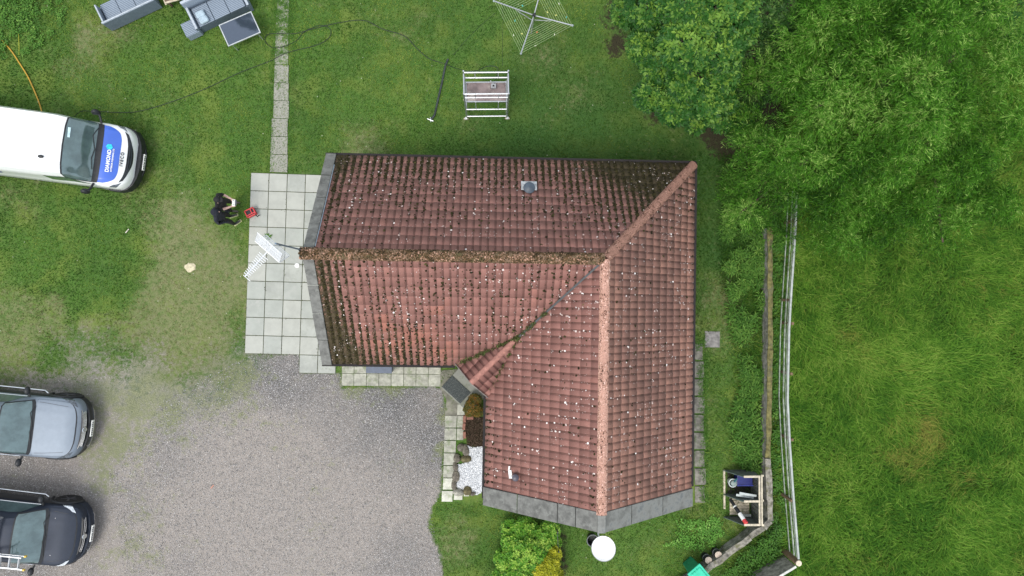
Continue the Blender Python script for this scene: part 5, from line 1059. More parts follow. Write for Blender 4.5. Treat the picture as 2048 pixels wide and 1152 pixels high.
# ------------------------------------------------------------------ cables and hoses on the lawn
def smooth_path(pts, n=8):
    o = []; k = len(pts)
    for i in range(k - 1):
        p0, p1_, p2_, p3 = pts[max(i - 1, 0)], pts[i], pts[i + 1], pts[min(i + 2, k - 1)]
        for j in range(n):
            t = j / n; o.append(.5 * ((2 * p1_) + (p2_ - p0) * t + (2 * p0 - 5 * p1_ + 4 * p2_ - p3) * t * t + (3 * p1_ - p0 - 3 * p2_ + p3) * t ** 3))
    return o + [pts[-1]]
def hose(name, px_, r_, m, lab, cat, z=.03):
    o = MB().tube(smooth_path([P(x, y, z if len(q) < 1 else q[0]) for x, y, *q in px_]), r_, 6).build(name, m, smooth=True); return tag(o, lab, cat)
M_rub = mat('black_rubber', (.012, .020, .016), .6, var=.2)
hose('power_cable', [(146, 236, .9), (156, 226, .3), (168, 222), (200, 223), (236, 225), (275, 223), (330, 208), (400, 182), (480, 145), (540, 122), (575, 105), (620, 94), (645, 85), (660, 72), (660, 58), (645, 51), (625, 55), (606, 66), (594, 80), (570, 92),
    (545, 95), (530, 82), (536, 69), (560, 67), (590, 67), (625, 58), (680, 45), (728, 41), (765, 58), (808, 72), (835, 98), (858, 117), (890, 128), (912, 137, .4)], .010, M_rub, 'long black cable looping over the lawn from the van to the scaffold', 'cable')
hose('power_cable', [(912, 137, .5), (935, 142, 1.0), (955, 141, 1.6), (970, 134, 1.9), (985, 132, 2.0), (996, 138, 2.0), (990, 160, 1.98)], .010, M_rub, 'short black cable sagging across the top of the scaffold', 'cable')
hose('clothes_line', [(907, 110, .05), (935, 77, .4), (965, 48, .9), (992, 25, 1.4)], .006, M_rub, 'thin dark cord stretched from the black pipe to the clothes airer', 'cord')
hose('clothes_line', [(1005, 132, 2.2), (1005, 80, 1.2), (1006, 40, 1.0), (1005, 5, .8)], .005, M_rub, 'thin straight dark cord running north from the corner of the scaffold', 'cord')
hose('hose_pipe', [(-30, 42), (0, 76), (22, 101), (40, 128), (55, 152), (68, 180), (78, 205), (84, 226), (86, 240)], .021, mat('yellow_hose', (.50, .30, .035), .45, var=.1, scale=3), 'orange-yellow hose curving across the lawn to the van', 'hose')
hose('black_pipe', [(896, 118), (890, 135), (884, 165), (877, 195), (870, 226), (867, 233), (861, 240)], .034, mat('black_pipe', (.035, .045, .045), .35, var=.2), 'stiff black pipe lying on the lawn left of the scaffold', 'pipe')
hose('yellow_rod', [(37, 68), (38, 90), (38, 110)], .009, mat('yellow_green', (.40, .42, .04), .5), 'thin yellow-green rod lying in the grass at the top left', 'rod')
p = P(861, 240); b = MB(); b.tube([(p.x - .1, p.y + .03, .05), (p.x + .1, p.y - .05, .05)], .018); b.tube([(p.x, p.y + .08, .05), (p.x + .02, p.y - .08, .05)], .012); tag(b.build('hose_connector', M_steel), 'small metal connector at the lower end of the black pipe', 'connector')

# ------------------------------------------------------------------ scaffold tower
s0 = P(930, 235); s1 = P(1006, 232); x0, x1, y0, y1 = -.78, .545, 6.10, 6.74
cxs, cys = (x0 + x1) / 2, (y0 + y1) / 2; sc = thing('scaffold_tower', 'aluminium mobile scaffold tower with a brown deck standing on the lawn', 'scaffold tower', (cxs, cys, 0), radians(1.0)); hx, hy = (x1 - x0) / 2, (y1 - y0) / 2
for sx in (-1, 1):
    for sy in (-1, 1):
        b = MB(); b.tube([(sx * hx, sy * hy, .16), (sx * hx, sy * hy, 2.82 + (.1 if sy > 0 else 0))], .026, 8); b.build('upright', M_alu, sc, smooth=True)
        w_ = bpy.data.objects.new('castor', None); link(w_, sc); w_.location = (sx * (hx + .03), sy * hy - .02, 0); b = MB(); b.lathe([(.08, -.02), (.085, 0), (.08, .02)], (0, 0, .085), 16, R=Matrix.Rotation(pi / 2, 3, 'X')); b.build('tyre', mat('castor_tyre', (.55, .50, .38), .6), w_); b = MB(); b.box((0, 0, .15), (.07, .08, .06)); b.build('bracket', M_steel, w_)
for z in (.35, .62, 2.05, 2.43, 2.72):
    for sx in (-1, 1): b = MB(); b.tube([(sx * hx, -hy, z), (sx * hx, hy, z)], .022); b.build('end_rung', M_alu, sc, smooth=True)
for sy, zs in ((-1, (.33, 1.15, 2.42, 2.78)), (1, (.33, 1.15, 2.30, 2.78))):
    for z in zs: b = MB(); b.tube([(-hx, sy * hy, z), (hx, sy * hy, z)], .024); b.build('side_rail', M_alu, sc, smooth=True)
for sy, z0_, z1_ in ((-1, 2.42, 2.78), (1, 2.30, 2.78), (-1, 1.15, 1.93)):
    for x in (-.33, .37): b = MB(); b.tube([(x, sy * hy, z0_), (x, sy * hy, z1_)], .014); b.build('rail_strut', M_steel, sc)
b = MB(); b.tube([(-hx, hy + .03, .4), (hx, hy + .03, 1.9)], .018); b.build('brace', M_alu, sc); b = MB(); b.tube([(hx + .03, -hy, .4), (hx + .03, hy, 1.6)], .018); b.build('brace', M_alu, sc)
b = MB(); b.box((0, 0, 1.90), (2 * hx - .09, 2 * hy - .07, .03)); dk = b.build('deck', mat('deck_ply', (.20, .155, .150), .7, var=.25, scale=3, bmp=.2, stain=((.42, .38, .34), 1.6)), sc)
b = MB()
for sy in (-1, 1): b.bar((-hx + .03, sy * (hy - .02), 1.915), (hx - .03, sy * (hy - .02), 1.915), .03, .06)
for sx in (-1, 1): b.bar((sx * (hx - .045), -hy, 1.915), (sx * (hx - .045), hy, 1.915), .02, .05)
b.build('deck_frame', M_alu, dk)
pt = P(987, 173, 1.96); b = MB(); b.box((0, 0, .06), (.15, .14, .12)); b.box((0, 0, .125), (.06, .05, .01), m=1); b.tube([(0, .07, .1), (-.1, .16, .12)], .014, m=0); tag(b.build('control_box', [mat('grey_box', (.32, .33, .34), .5), M_black], bevel=.006), 'small grey box with a dark hole on the scaffold deck', 'box').location = (pt.x, pt.y, 1.917)

# ------------------------------------------------------------------ rotary airer
pc_ = P(1068, 31, 1.45); air = thing('rotary_airer', 'silver rotary clothes airer with four arms and yellow-green lines', 'clothes airer', (pc_.x, pc_.y, 0))
b = MB(); b.tube([(0, 0, 0), (0, 0, 1.55)], .026); b.build('pole', M_steel, air, smooth=True); b = MB(); b.lathe([(.05, 1.40), (.06, 1.48), (.045, 1.56)], n=12); b.build('hub', M_black, air)
tips = [P(988, 2, 1.95), P(1042, 107, 1.95), P(1145, 51, 1.95)]; c4 = tips[0] + tips[2] - tips[1]; tips.append(c4); tips = [q - Vector((pc_.x, pc_.y, 0)) for q in tips]; ctr = Vector((0, 0, 1.46)); order = [tips[0], tips[1], tips[2], tips[3]]
for q in order:
    b = MB(); b.tube([ctr, q], .021); b.build('arm', M_alu, air, smooth=True); b = MB(); b.blob(q, (.04, .04, .04), jit=0); b.build('arm_tip', mat('grey_cap', (.30, .36, .36), .5), air)
b = MB(); b.tube([(.05, 0, 1.1), Vector((0, 0, 1.3)).lerp(order[2], .45)], .016); b.tube([(-.05, 0, 1.1), Vector((0, 0, 1.3)).lerp(order[0], .45)], .016); b.build('brace', M_steel, air)
M_line = mat('airer_line', (.36, .46, .24), .6, var=.1)
for k in range(9):
    f = .42 + .57 * k / 8; b = MB()
    for i in range(4): A, B = ctr.lerp(order[i], f), ctr.lerp(order[(i + 1) % 4], f); b.tube([A, A.lerp(B, .5) + Vector((0, 0, -.02)), B], .0042, 4)
    b.build('line', M_line, air)
M_peg = [mat('peg_' + n, c, .5) for n, c in (('white', (.75, .75, .6)), ('teal', (.05, .45, .42)), ('orange', (.65, .22, .08)), ('yellow', (.65, .65, .2)))]
for k, (x, y, m_, l_) in enumerate(((1027, 70, 0, 'white clothes peg low on the outer west line'), (1044, 67, 3, 'yellow clothes peg on a middle west line'), (1074, 64, 2, 'orange clothes peg below the airer hub'), (1030, 41, 1, 'teal clothes peg on the west lines of the airer'), (1045, 11, 1, 'teal clothes peg near the top of the photo'),
    (1071, 91, 0, 'white clothes peg on the outermost southern line'), (1109, 69, 0, 'pale clothes peg near the eastern tip of the airer'), (1095, 24, 3, 'yellow clothes peg on the inner east line'), (1112, 30, 3, 'yellow clothes peg on a middle east line'), (1133, 34, 1, 'teal clothes peg on the outer east line'), (1118, 7, 0, 'pale clothes peg at the top right of the airer'))):
    q = P(x, y, 1.82); b = MB(); b.box((0, 0, -.02), (.02, .055, .05), rz=k); o = b.build('clothes_peg', M_peg[m_], bevel=.004); o.location = (q.x, q.y, q.z); tag(o, l_, 'clothes peg', 'pegs on the airer lines')

# ------------------------------------------------------------------ garden furniture (woven grey rattan)
def rattan_mat():
    m, t, b = newmat('rattan'); tc = N(t, 'ShaderNodeTexCoord').outputs['Object']; wv = N(t, 'ShaderNodeTexWave'); wv.bands_direction = 'Y'; wv.inputs['Scale'].default_value = 6.0; wv.inputs['Distortion'].default_value = .4; L(t, tc, wv.inputs['Vector'])
    w2 = N(t, 'ShaderNodeTexWave'); w2.bands_direction = 'X'; w2.inputs['Scale'].default_value = 11; w2.inputs['Distortion'].default_value = 1.5; L(t, tc, w2.inputs['Vector']); f = noise(t, 30, 5, .7, tc)
    k = mth(t, 'ADD', mth(t, 'MULTIPLY', wv.outputs['Fac'], .55), mth(t, 'ADD', mth(t, 'MULTIPLY', w2.outputs['Fac'], .2), mth(t, 'MULTIPLY', f, .4)))
    L(t, mixc(t, ramp(t, k, .25, .85), (.095, .125, .165), (.27, .33, .40)), b.inputs['Base Color']); b.inputs['Roughness'].default_value = .55; bump(t, b, k, .8, .01); return m
M_rat = rattan_mat(); M_ratl = mat('rattan_edge', (.42, .47, .52), .5, var=.15, scale=20)
# sofa seen from behind: local x along its length, +y is the sitting side
sa = P(226, 64); sb = P(320, 20); ang = atan2(sb.y - sa.y, sb.x - sa.x); ln_ = (Vector(sb[:2]) - Vector(sa[:2])).length + .12
s1_ = thing('rattan_sofa', 'grey woven rattan sofa standing alone with its back to the van', 'sofa', (sa.x, sa.y, 0), ang)
b = MB(); b.box((ln_ / 2, .05, .32), (ln_, .08, .58)); b.build('backrest', M_rat, s1_, bevel=.015); b = MB(); b.box((ln_ / 2, .05, .62), (ln_ + .02, .05, .02)); b.build('back_edge', M_ratl, s1_, bevel=.01)
for k in range(3): w_ = (ln_ - .24) / 3; b = MB(); b.box((.12 + w_ * (k + .5), .43, .36), (w_ - .012, .62, .10)); b.build('seat', M_rat, s1_, bevel=.015)
b = MB(); b.box((ln_ / 2, .43, .18), (ln_ - .06, .6, .24)); b.build('base', M_rat, s1_)
for x in (.05, ln_ - .05): b = MB(); b.box((x, .38, .32), (.07, .60, .58)); a_m = b.build('arm', M_rat, s1_, bevel=.015); b = MB(); b.box((x, .38, .62), (.045, .60, .02)); b.build('arm_edge', M_ratl, a_m, bevel=.01)
# sofa group by the table
sa = P(403, 71); sb = P(503, 24); ang = atan2(sb.y - sa.y, sb.x - sa.x); s2_ = thing('rattan_sofa', 'grey woven rattan sofa beside the glass table, with pale cushions at its left arm', 'sofa', (sa.x, sa.y, 0), ang); LL = 1.95
for k in range(3): w_ = (LL - .3) / 3; b = MB(); b.box((.15 + w_ * (k + .5), .38, .36), (w_ - .015, .66, .10)); b.build('seat', M_rat, s2_, bevel=.015)
b = MB(); b.box((LL / 2, .38, .17), (LL - .06, .66, .30)); b.build('base', M_rat, s2_)
for x in (.06, LL - .06): b = MB(); b.box((x, .42, .27), (.10, .86, .48)); a_m = b.build('arm', M_rat, s2_, bevel=.015); b = MB(); b.box((x, .42, .52), (.07, .86, .02)); b.build('arm_edge', M_ratl, a_m, bevel=.01)
b = MB(); b.box((LL / 2, .82, .44), (LL, .16, .52), rx=-.12); b.build('backrest', M_rat, s2_, bevel=.02); b = MB(); b.box((LL / 2, .86, .71), (LL + .02, .08, .02)); b.build('back_edge', M_ratl, s2_, bevel=.01)
M_cush = mat('pale_cushion', (.38, .48, .55), .9, var=.12, scale=8, bmp=.4)
for px_, py_, l_, a in ((399, 27, 'pale blue-grey cushion, the upper of two leaning on the sofa arm', .45), (406, 38, 'pale blue-grey cushion, the lower of two leaning on the sofa arm', .5)):
    q = P(px_, py_, .55); b = MB(); b.box((0, 0, 0), (.30, .22, .13)); o = b.build('cushion', M_cush, smooth=True, bevel=.05); o.location = (q.x, q.y, .485); o.rotation_euler = (0, 0, a); tag(o, l_, 'cushion', 'cushions on the rattan sofa')
qf = P(389, 64); ft = thing('rattan_footstool', 'small grey woven footstool beside the sofa arm', 'footstool', (qf.x, qf.y, 0), ang)
b = MB(); b.box((0, 0, .17), (.46, .46, .32)); b.build('base', M_rat, ft, bevel=.015); b = MB(); b.box((0, 0, .34), (.47, .47, .02)); b.build('top', M_rat, ft, bevel=.015)
tc4 = [P(x, y, .62) for x, y in ((437, 50), (502, 22), (521, 65), (457, 93))]; cc = sum(tc4, Vector()) / 4; tb = thing('glass_table', 'rectangular garden table with dark reflective glass top and pale frame', 'table', (cc.x, cc.y, 0), atan2(tc4[1].y - tc4[0].y, tc4[1].x - tc4[0].x)); w_ = (tc4[1] - tc4[0]).length; h_ = (tc4[2] - tc4[1]).length
b = MB(); b.box((0, 0, .605), (w_ - .06, h_ - .06, .012)); b.build('glass_top', mat('table_glass', (.075, .10, .14), .05, .55, var=.02, coat=1), tb)
b = MB()
for s_ in (-1, 1): b.bar((-w_ / 2, s_ * (h_ / 2 - .015), .60), (w_ / 2, s_ * (h_ / 2 - .015), .60), .03, .04); b.bar((s_ * (w_ / 2 - .015), -h_ / 2 + .03, .60), (s_ * (w_ / 2 - .015), h_ / 2 - .03, .60), .03, .04)
b.build('frame', M_steel, tb)
for sx in (-1, 1):
    for sy in (-1, 1): b = MB(); b.tube([(sx * (w_ / 2 - .12), sy * (h_ / 2 - .06), .58), (sx * (w_ / 2 - .12), sy * (h_ / 2 - .06), 0)], .018); b.build('leg', M_steel, tb)
# slatted wooden bench at the top edge
qb = P(372, -22); bn = thing('wooden_bench', 'brown slatted wooden bench with pale frame at the top edge behind the rattan sofa', 'bench', (qb.x, qb.y, 0), radians(17)); M_slat = mat('brown_slat', (.15, .095, .065), .7, var=.3, scale=6, bmp=.3)
for k in range(7): b = MB(); b.box((0, -.42 + .14 * k, .42 + .04 * abs(k - 3) * .5), (1.25, .115, .025)); b.build('slat', M_slat, bn, bevel=.004)
for s_ in (-1, 1): b = MB(); b.tube([(s_ * .64, -.55, .40), (s_ * .64, -.3, .50), (s_ * .64, .1, .48), (s_ * .64, .5, .60)], .035, 8); b.build('side_frame', M_wood, bn, smooth=True)
b = MB(); b.bar((-.64, -.50, .44), (.64, -.50, .44), .07, .05); b.build('front_rail', M_wood, bn, bevel=.01)
for sx in (-1, 1):
    for sy in (-1, 1): b = MB(); b.box((sx * .60, sy * .42, .21), (.06, .06, .42)); b.build('leg', M_slat, bn)

# ------------------------------------------------------------------ television aerial on the left gable
am = thing('tv_aerial', 'white rod television aerial with mesh reflector on a mast above the left gable', 'aerial', (HW(UL - .33, .10)[0], HW(UL - .33, .10)[1], 4.6)); ao = am.location.copy()
mt_ = P(551, 487, 7.0) - ao; b = MB(); b.tube([(0, 0, -.5), (0, 0, .05), tuple(mt_)], .022); b.build('mast', mat('mast_blue', (.20, .28, .36), .4, .4), am)
M_aer = mat('aerial_white', (.74, .76, .78), .35, .3, var=.06)
b = MB(); b.tube([(0.02, 0.0, -.45), (.25, 0, -.45)], .02); b.build('bracket', M_steel, am)
e0_ = P(546, 491, 6.95) - ao; e1_ = P(490, 553, 6.95) - ao; dd = (e1_ - e0_).normalized(); ss = dd.cross(Vector((0, 0, 1))).normalized(); b = MB(); b.tube([e0_, e1_], .018); b.build('boom', M_aer, am)
for k in range(12):
    f = .34 + .6 * k / 11; p = e0_.lerp(e1_, f); l_ = .13 - .055 * k / 11; b = MB(); b.tube([p - ss * l_, p + ss * l_], .010, 5); b.tube([p - ss * l_ * .6 + Vector((0, 0, .04)), p + ss * l_ * .6 + Vector((0, 0, .04))], .005, 5); b.build('element', M_aer, am)
b = MB(); b.tube([e1_ - ss * .16, e1_ + ss * .05], .009, 5); b.build('element', M_aer, am)
for s_ in (1, -1):
    rf = bpy.data.objects.new('reflector', None); link(rf, am); c0 = e0_.lerp(e1_, .22); up = (Vector((0, 0, 1)) * .75 * s_ - dd * .62).normalized(); b = MB()
    for k in range(12): p = c0 + up * (.04 + .031 * k); b.tube([p - ss * .36, p + ss * .36], .0062, 4)
    for k in range(8): q = c0 + ss * (-.36 + .72 * k / 7) + up * .04; b.tube([q, q + up * .336], .0045, 4)
    b.build('reflector_grid', M_aer, rf); b = MB(); pts = [c0 + ss * a + up * u_ for a, u_ in ((-.37, .03), (.37, .03), (.37, .385), (-.37, .385), (-.37, .03))]; b.tube(pts, .010, 5); b.build('reflector_frame', M_aer, rf)

# ------------------------------------------------------------------ satellite dish below the lower gable
dc = P(1207, 1097, 3.2); M_dish = mat('dish_white', (.88, .89, .89), .7, var=.02)
ds = thing('satellite_dish', 'large white round satellite dish fixed below the lower gable peak', 'satellite dish', (dc.x, dc.y, dc.z))
R = Matrix.Rotation(radians(-16), 3, 'X') @ Matrix.Rotation(radians(-8), 3, 'Y'); b = MB(); prof = [(.005, -.02), (.19, -.005), (.30, .035), (.338, .06), (.348, .052), (.33, .02), (.21, -.03), (.01, -.05)]; b.lathe(prof, (0, 0, 0), 44, R=R); b.build('reflector', M_dish, ds, smooth=True)
b = MB(); b.tube([R @ Vector((0, 0, -.05)), (-.05, .05, -.25), (-.12, .42, -.32), (-.12, .62, -.30)], .022); b.build('wall_arm', M_steel, ds)
b = MB(); b.lathe([(.345, .045), (.352, .058), (.347, .062), (.338, .060)], (0, 0, 0), 44, R=R, cap=False); b.build('rim', mat('grey_rim', (.25, .27, .28), .5), ds, smooth=True)
qb = P(1184, 1078, .17); bk = thing('plastic_tub', 'black plastic tub on the grass partly hidden by the satellite dish', 'tub', (qb.x, qb.y, 0)); b = MB(); b.lathe([(.14, .0), (.19, .34), (.175, .34), (.13, .02)], n=24); b.build('tub', M_black, bk, smooth=True); b = MB(); b.lathe([(.19, .33), (.205, .345), (.19, .355), (.178, .345)], n=24, cap=False); b.build('rim', mat('grey_rim2', (.16, .17, .18), .5), bk, smooth=True)

# chest below the south eave
q = P(758, 746, .45); ch = thing('storage_chest', 'slate-blue storage chest half under the eaves on the small slabs', 'chest', (q.x, q.y + .19, 0), radians(-1)); b = MB(); b.box((0, 0, .21), (.80, .36, .38)); b.build('body', mat('chest_blue', (.065, .085, .125), .5, var=.1), ch, bevel=.01); b = MB(); b.box((0, 0, .425), (.84, .40, .05)); b.build('lid', mat('chest_lid', (.085, .11, .16), .45, var=.1), ch, bevel=.012)

# red crate by the patio edge
q = P(503, 426, .12); cr = thing('red_case', 'small red and black open-topped crate standing at the edge of the patio', 'crate', (q.x, q.y, 0), radians(27)); M_red = mat('red_plastic', (.62, .055, .060), .4, var=.08)
b = MB(); b.box((0, 0, .12), (.28, .22, .22)); b.build('body', M_black, cr, bevel=.01); b = MB()
for p_, d_ in (((0, .115, .245), (.31, .03, .05)), ((0, -.115, .245), (.31, .03, .05)), ((-.145, 0, .245), (.03, .26, .05)), ((.145, 0, .245), (.03, .26, .05)), ((.045, .03, .245), (.03, .17, .045)), ((0, -.055, .245), (.26, .028, .044))): b.box(p_, d_)
b.build('red_frame', M_red, cr, bevel=.004); b = MB(); b.box((0, 0, .10), (.30, .24, .03)); b.build('red_band', M_red, cr); b = MB(); b.tube([(.10, -.12, .22), (.13, -.2, .14), (.19, -.17, .1)], .018); b.build('handle', M_black, cr)

# ------------------------------------------------------------------ timber store by the low wall
bx0, bx1, by0, by1 = 7.88, 8.84, -7.32, -5.72; hS = .85; q = ((bx0 + bx1) / 2, (by0 + by1) / 2); bs = thing('timber_store', 'open-topped timber bin store with slatted back and two bays', 'bin store', (q[0], q[1], 0)); X, Y = (bx1 - bx0) / 2, (by1 - by0) / 2
M_cream = mat('cream_timber', (.56, .50, .38), .75, var=.18, scale=9, bmp=.3, stain=((.40, .36, .27), 5))
for k in range(13): b = MB(); y_ = -Y + .06 + (2 * Y - .12) * k / 12; b.box((X - .04, y_, hS / 2), (.02, .10, hS)); b.build('back_slat', mat('dark_slat', (.10, .105, .10), .8, var=.3, scale=8), bs)
b = MB(); b.bar((X - .085, -Y, hS + .01), (X - .085, Y, hS + .01), .05, .05); b.build('top_rail', M_cream, bs, bevel=.006); b = MB(); b.bar((X, -Y - .03, hS - .01), (X, Y + .03, hS - .01), .05, .06); b.build('top_rail', M_cream, bs, bevel=.006)
for y_ in (Y - .02, -.02, -Y + .02):
    b = MB(); b.bar((-X + .36, y_, hS + .03), (X - .06, y_, hS + .03), .07, .03); b.build('cross_rail', M_cream, bs, bevel=.006); b = MB(); b.bar((-X, y_, .06), (-X + .36, y_, hS + .02), .02, .09); b.build('sloping_side', mat('green_board', (.11, .15, .135), .7, var=.25, scale=8), bs)
    b = MB(); b.add([(-X, y_ - .012, 0), (X - .06, y_ - .012, 0), (X - .06, y_ - .012, hS), (-X + .36, y_ - .012, hS), (-X, y_ + .012, 0), (X - .06, y_ + .012, 0), (X - .06, y_ + .012, hS), (-X + .36, y_ + .012, hS)], [(0, 1, 2, 3), (7, 6, 5, 4), (0, 3, 7, 4), (2, 1, 5, 6), (3, 2, 6, 7), (1, 0, 4, 5)]); b.build('side_board', mat('grey_side', (.12, .14, .13), .75, var=.25, scale=7, bmp=.3), bs)
b = MB(); b.bar((-X, -Y + .3, .05), (-X, Y, .05), .06, .07); b.build('front_sill', M_cream, bs, bevel=.006)
for k in range(7): b = MB(); b.box((.03, -Y + .14 + .1 * k, .06), (2 * X - .30, .085, .025)); b.build('floor_slat', M_wood, bs)
b = MB(); b.box((.05, Y - .42, .012), (2 * X - .15, .75, .02)); b.build('floor', mat('dark_floor', (.03, .028, .02), .9), bs)
for y_ in (Y, 0, -Y): b = MB(); b.box((X + .035, y_, hS - .03), (.05, .06, .1)); b.build('post_top', M_cream, bs)
cx_, cy_ = q
qn = P(1496, 965, .5); rb_ = thing('recycling_box', 'dark blue plastic recycling box in the upper bay of the timber store', 'box', (cx_ + .10, cy_ + Y - .24, .02)); b = MB(); b.box((0, 0, .19), (.46, .34, .38), top=1.12); b.build('tub', mat('navy_plastic', (.012, .018, .14), .4, var=.1), rb_, bevel=.015); b = MB(); b.bar((-.27, -.195, .39), (.27, -.195, .39), .03, .02); b.build('rim', mat('navy_rim', (.03, .045, .28), .4), rb_)
pb = thing('round_tub', 'round grey-white tub with a teal handle in the upper bay of the timber store', 'tub', (cx_ - .27, cy_ + .42, .02)); b = MB(); b.lathe([(.10, 0), (.135, .26), (.145, .28), (.12, .28), (.09, .05)], n=24); b.build('tub', mat('tub_white', (.60, .66, .66), .5, var=.08), pb, smooth=True); b = MB(); b.lathe([(.10, .27), (.10, .30), (0, .31)], (.03, -.01, 0), n=22); b.build('lid', mat('lid_grey', (.24, .31, .29), .5), pb, smooth=True)
b = MB(); b.bar((.03, .05, .33), (.03, .20, .52), .05, .03); b.build('handle', mat('teal_plastic', (.035, .15, .17), .4), pb)
for k, (x0_, y0_, x1_, y1_, z_, l_) in enumerate(((-.20, .20, .36, .10, .70, 'upper pale board lying across the middle of the timber store'), (-.28, .12, .30, .03, .62, 'lower pale board lying across the middle of the timber store'))):
    b = MB(); b.bar((cx_ + x0_, cy_ + y0_, z_), (cx_ + x1_, cy_ + y1_, z_), .075, .022); tag(b.build('board', mat('whitewashed_board', (.50, .55, .54), .7, var=.12, scale=8), bevel=.004), l_, 'board', 'pale boards in the timber store')
b = MB(); b.bar((cx_ - .02, cy_ - Y + .12, .22), (cx_ + .36, cy_ - Y + .12, .22), .09, .02); tag(b.build('board', mat('pale_plank', (.42, .44, .40), .8, var=.15)), 'pale plank at the south end of the timber store above the slatted floor', 'board')
A = Vector((cx_ - .34, cy_ - .14, .22)); B = Vector((cx_ - .06, cy_ - Y + .08, .90)); tb_ = thing('striped_tube', 'black tube with white bands and a red end leaning in the lower bay', 'tube', A); d = B - A
for f0, f1, r_, m_, n_ in ((0, .30, .055, M_black, 'black_end'), (.30, .34, .068, M_whitep, 'white_ring'), (.34, .60, .062, M_black, 'black_section'), (.60, .86, .068, M_whitep, 'white_band'), (.86, 1.0, .066, M_red, 'red_end')):
    b = MB(); b.tube([d * f0, d * f1], r_, 14); b.build(n_, m_, tb_, smooth=True)
# wheelie bin and pots
wb0 = P(1389, 1122); wbin = thing('wheelie_bin', 'green wheelie bin with bright turquoise-green lid at the bottom edge', 'wheelie bin', (wb0.x - .13, wb0.y - .11, 0), radians(40)); M_bin = mat('bin_green', (.012, .24, .125), .45, var=.08); M_lid = mat('bin_lid', (.03, .52, .33), .35, var=.08)
b = MB(); b.box((0, 0, .50), (.46, .58, .96)); 
for i in range(4): v = b.v[i]; b.v[i] = (v[0] * .82, v[1] * .80, v[2])
b.build('body', M_bin, wbin, bevel=.03); b = MB(); b.box((0, 0, 1.01), (.53, .66, .05)); b.box((0, 0, 1.05), (.42, .54, .04), top=.85); ldm = b.build('lid', M_lid, wbin, bevel=.015); b = MB(); b.tube([(-.2, -.36, 1.0), (.2, -.36, 1.0)], .02); b.build('handle', M_bin, wbin)
for s_ in (-1, 1): b = MB(); b.lathe([(.10, -.025), (.10, .025)], (s_ * .22, -.27, .10), 16, R=Matrix.Rotation(pi / 2, 3, 'Y')); b.build('wheel', M_black, wbin)
b = MB()
for k in (-1, 0, 1): b.bar((k * .1 - .05, .20, 1.075), (k * .1 - .05, .27, 1.073), .02, .012)
b.build('lid_ribs', M_lid, ldm)
for (x, y), (x2, y2), l_ in (((1409, 1113), (1417, 1121), 'black cylindrical pot with a pale top close beside the green bin'), ((1428, 1102), (1437, 1110), 'black cylindrical pot with a pale top, the one farther from the green bin')):
    h = .42; q = P(x2, y2, h); t = thing('tall_pot', l_, 'pot', (q.x, q.y, 0), 0, 'black pots beside the green bin'); b = MB(); b.lathe([(.12, 0), (.125, .30), (.115, .31), (.11, h - .01)], n=22); b.build('pot', mat('pot_black', (.014, .013, .022), .4), t, smooth=True)
    b = MB(); b.lathe([(.127, .20), (.133, .215), (.127, .23)], n=22, cap=False); b.build('ring', mat('ring_grey', (.36, .38, .37), .5), t, smooth=True); b = MB(); b.lathe([(.112, h - .02), (.118, h), (.10, h + .008), (0, h + .004)], n=22); b.build('top', mat('pale_top', (.56, .47, .38), .8, var=.2, scale=15), t)

# little things lying about
q = P(595, 531, 0); b = MB(); b.lathe([(.075, 0), (.08, .03), (.05, .045), (0, .05)], n=16); o = b.build('white_cap', M_whitep, smooth=True); o.location = (q.x, q.y, .026); tag(o, 'small white round cap lying on the patio below the aerial mast', 'cap')
q = P(380, 535); b = MB(); b.blob((0, 0, 0), (.17, .14, .03), jit=.25, seg=14, rings=6); o = b.build('sand_patch', mat('pale_sand', (.58, .52, .36), .95, var=.15, scale=14, bmp=.8), smooth=True); o.location = (q.x, q.y, 0); tag(o, 'pale sandy heap on the worn grass west of the patio', 'sand heap')
for x, y, s_, l_ in ((255, 462, .11, 'pale stick lying on the grass below the van'), (425, 973, .09, 'small pink scrap lying in the middle of the gravel drive')):
    q = P(x, y); b = MB(); b.bar((-s_ / 2, -s_ * .6, .02), (s_ / 2, s_ * .6, .025), .03, .012); o = b.build('scrap', mat('scrap_%d' % x, (.60, .56, .48) if x < 300 else (.55, .25, .18), .8)); o.location = (q.x, q.y, 0); tag(o, l_, 'scrap')
q = P(537, 473); t = thing('patio_weed', 'green weed tuft growing from a patio joint above the aerial', 'weed', (q.x, q.y, .02)); r = np.random.default_rng(5); n = 46; a = r.uniform(0, 2 * pi, n); d = unit(np.stack([np.cos(a), np.sin(a), r.uniform(.1, .8, n)], 1)); L_ = r.uniform(.06, .17, n)
leaf_object('leaves', leaf_quads(np.zeros((n, 3)) + d * .01, d, unit(np.cross(d, np.cross(np.array([0, 0, 1.]), d))), L_, L_ * .22), r.uniform(.3, .7, n), M_weed, t)

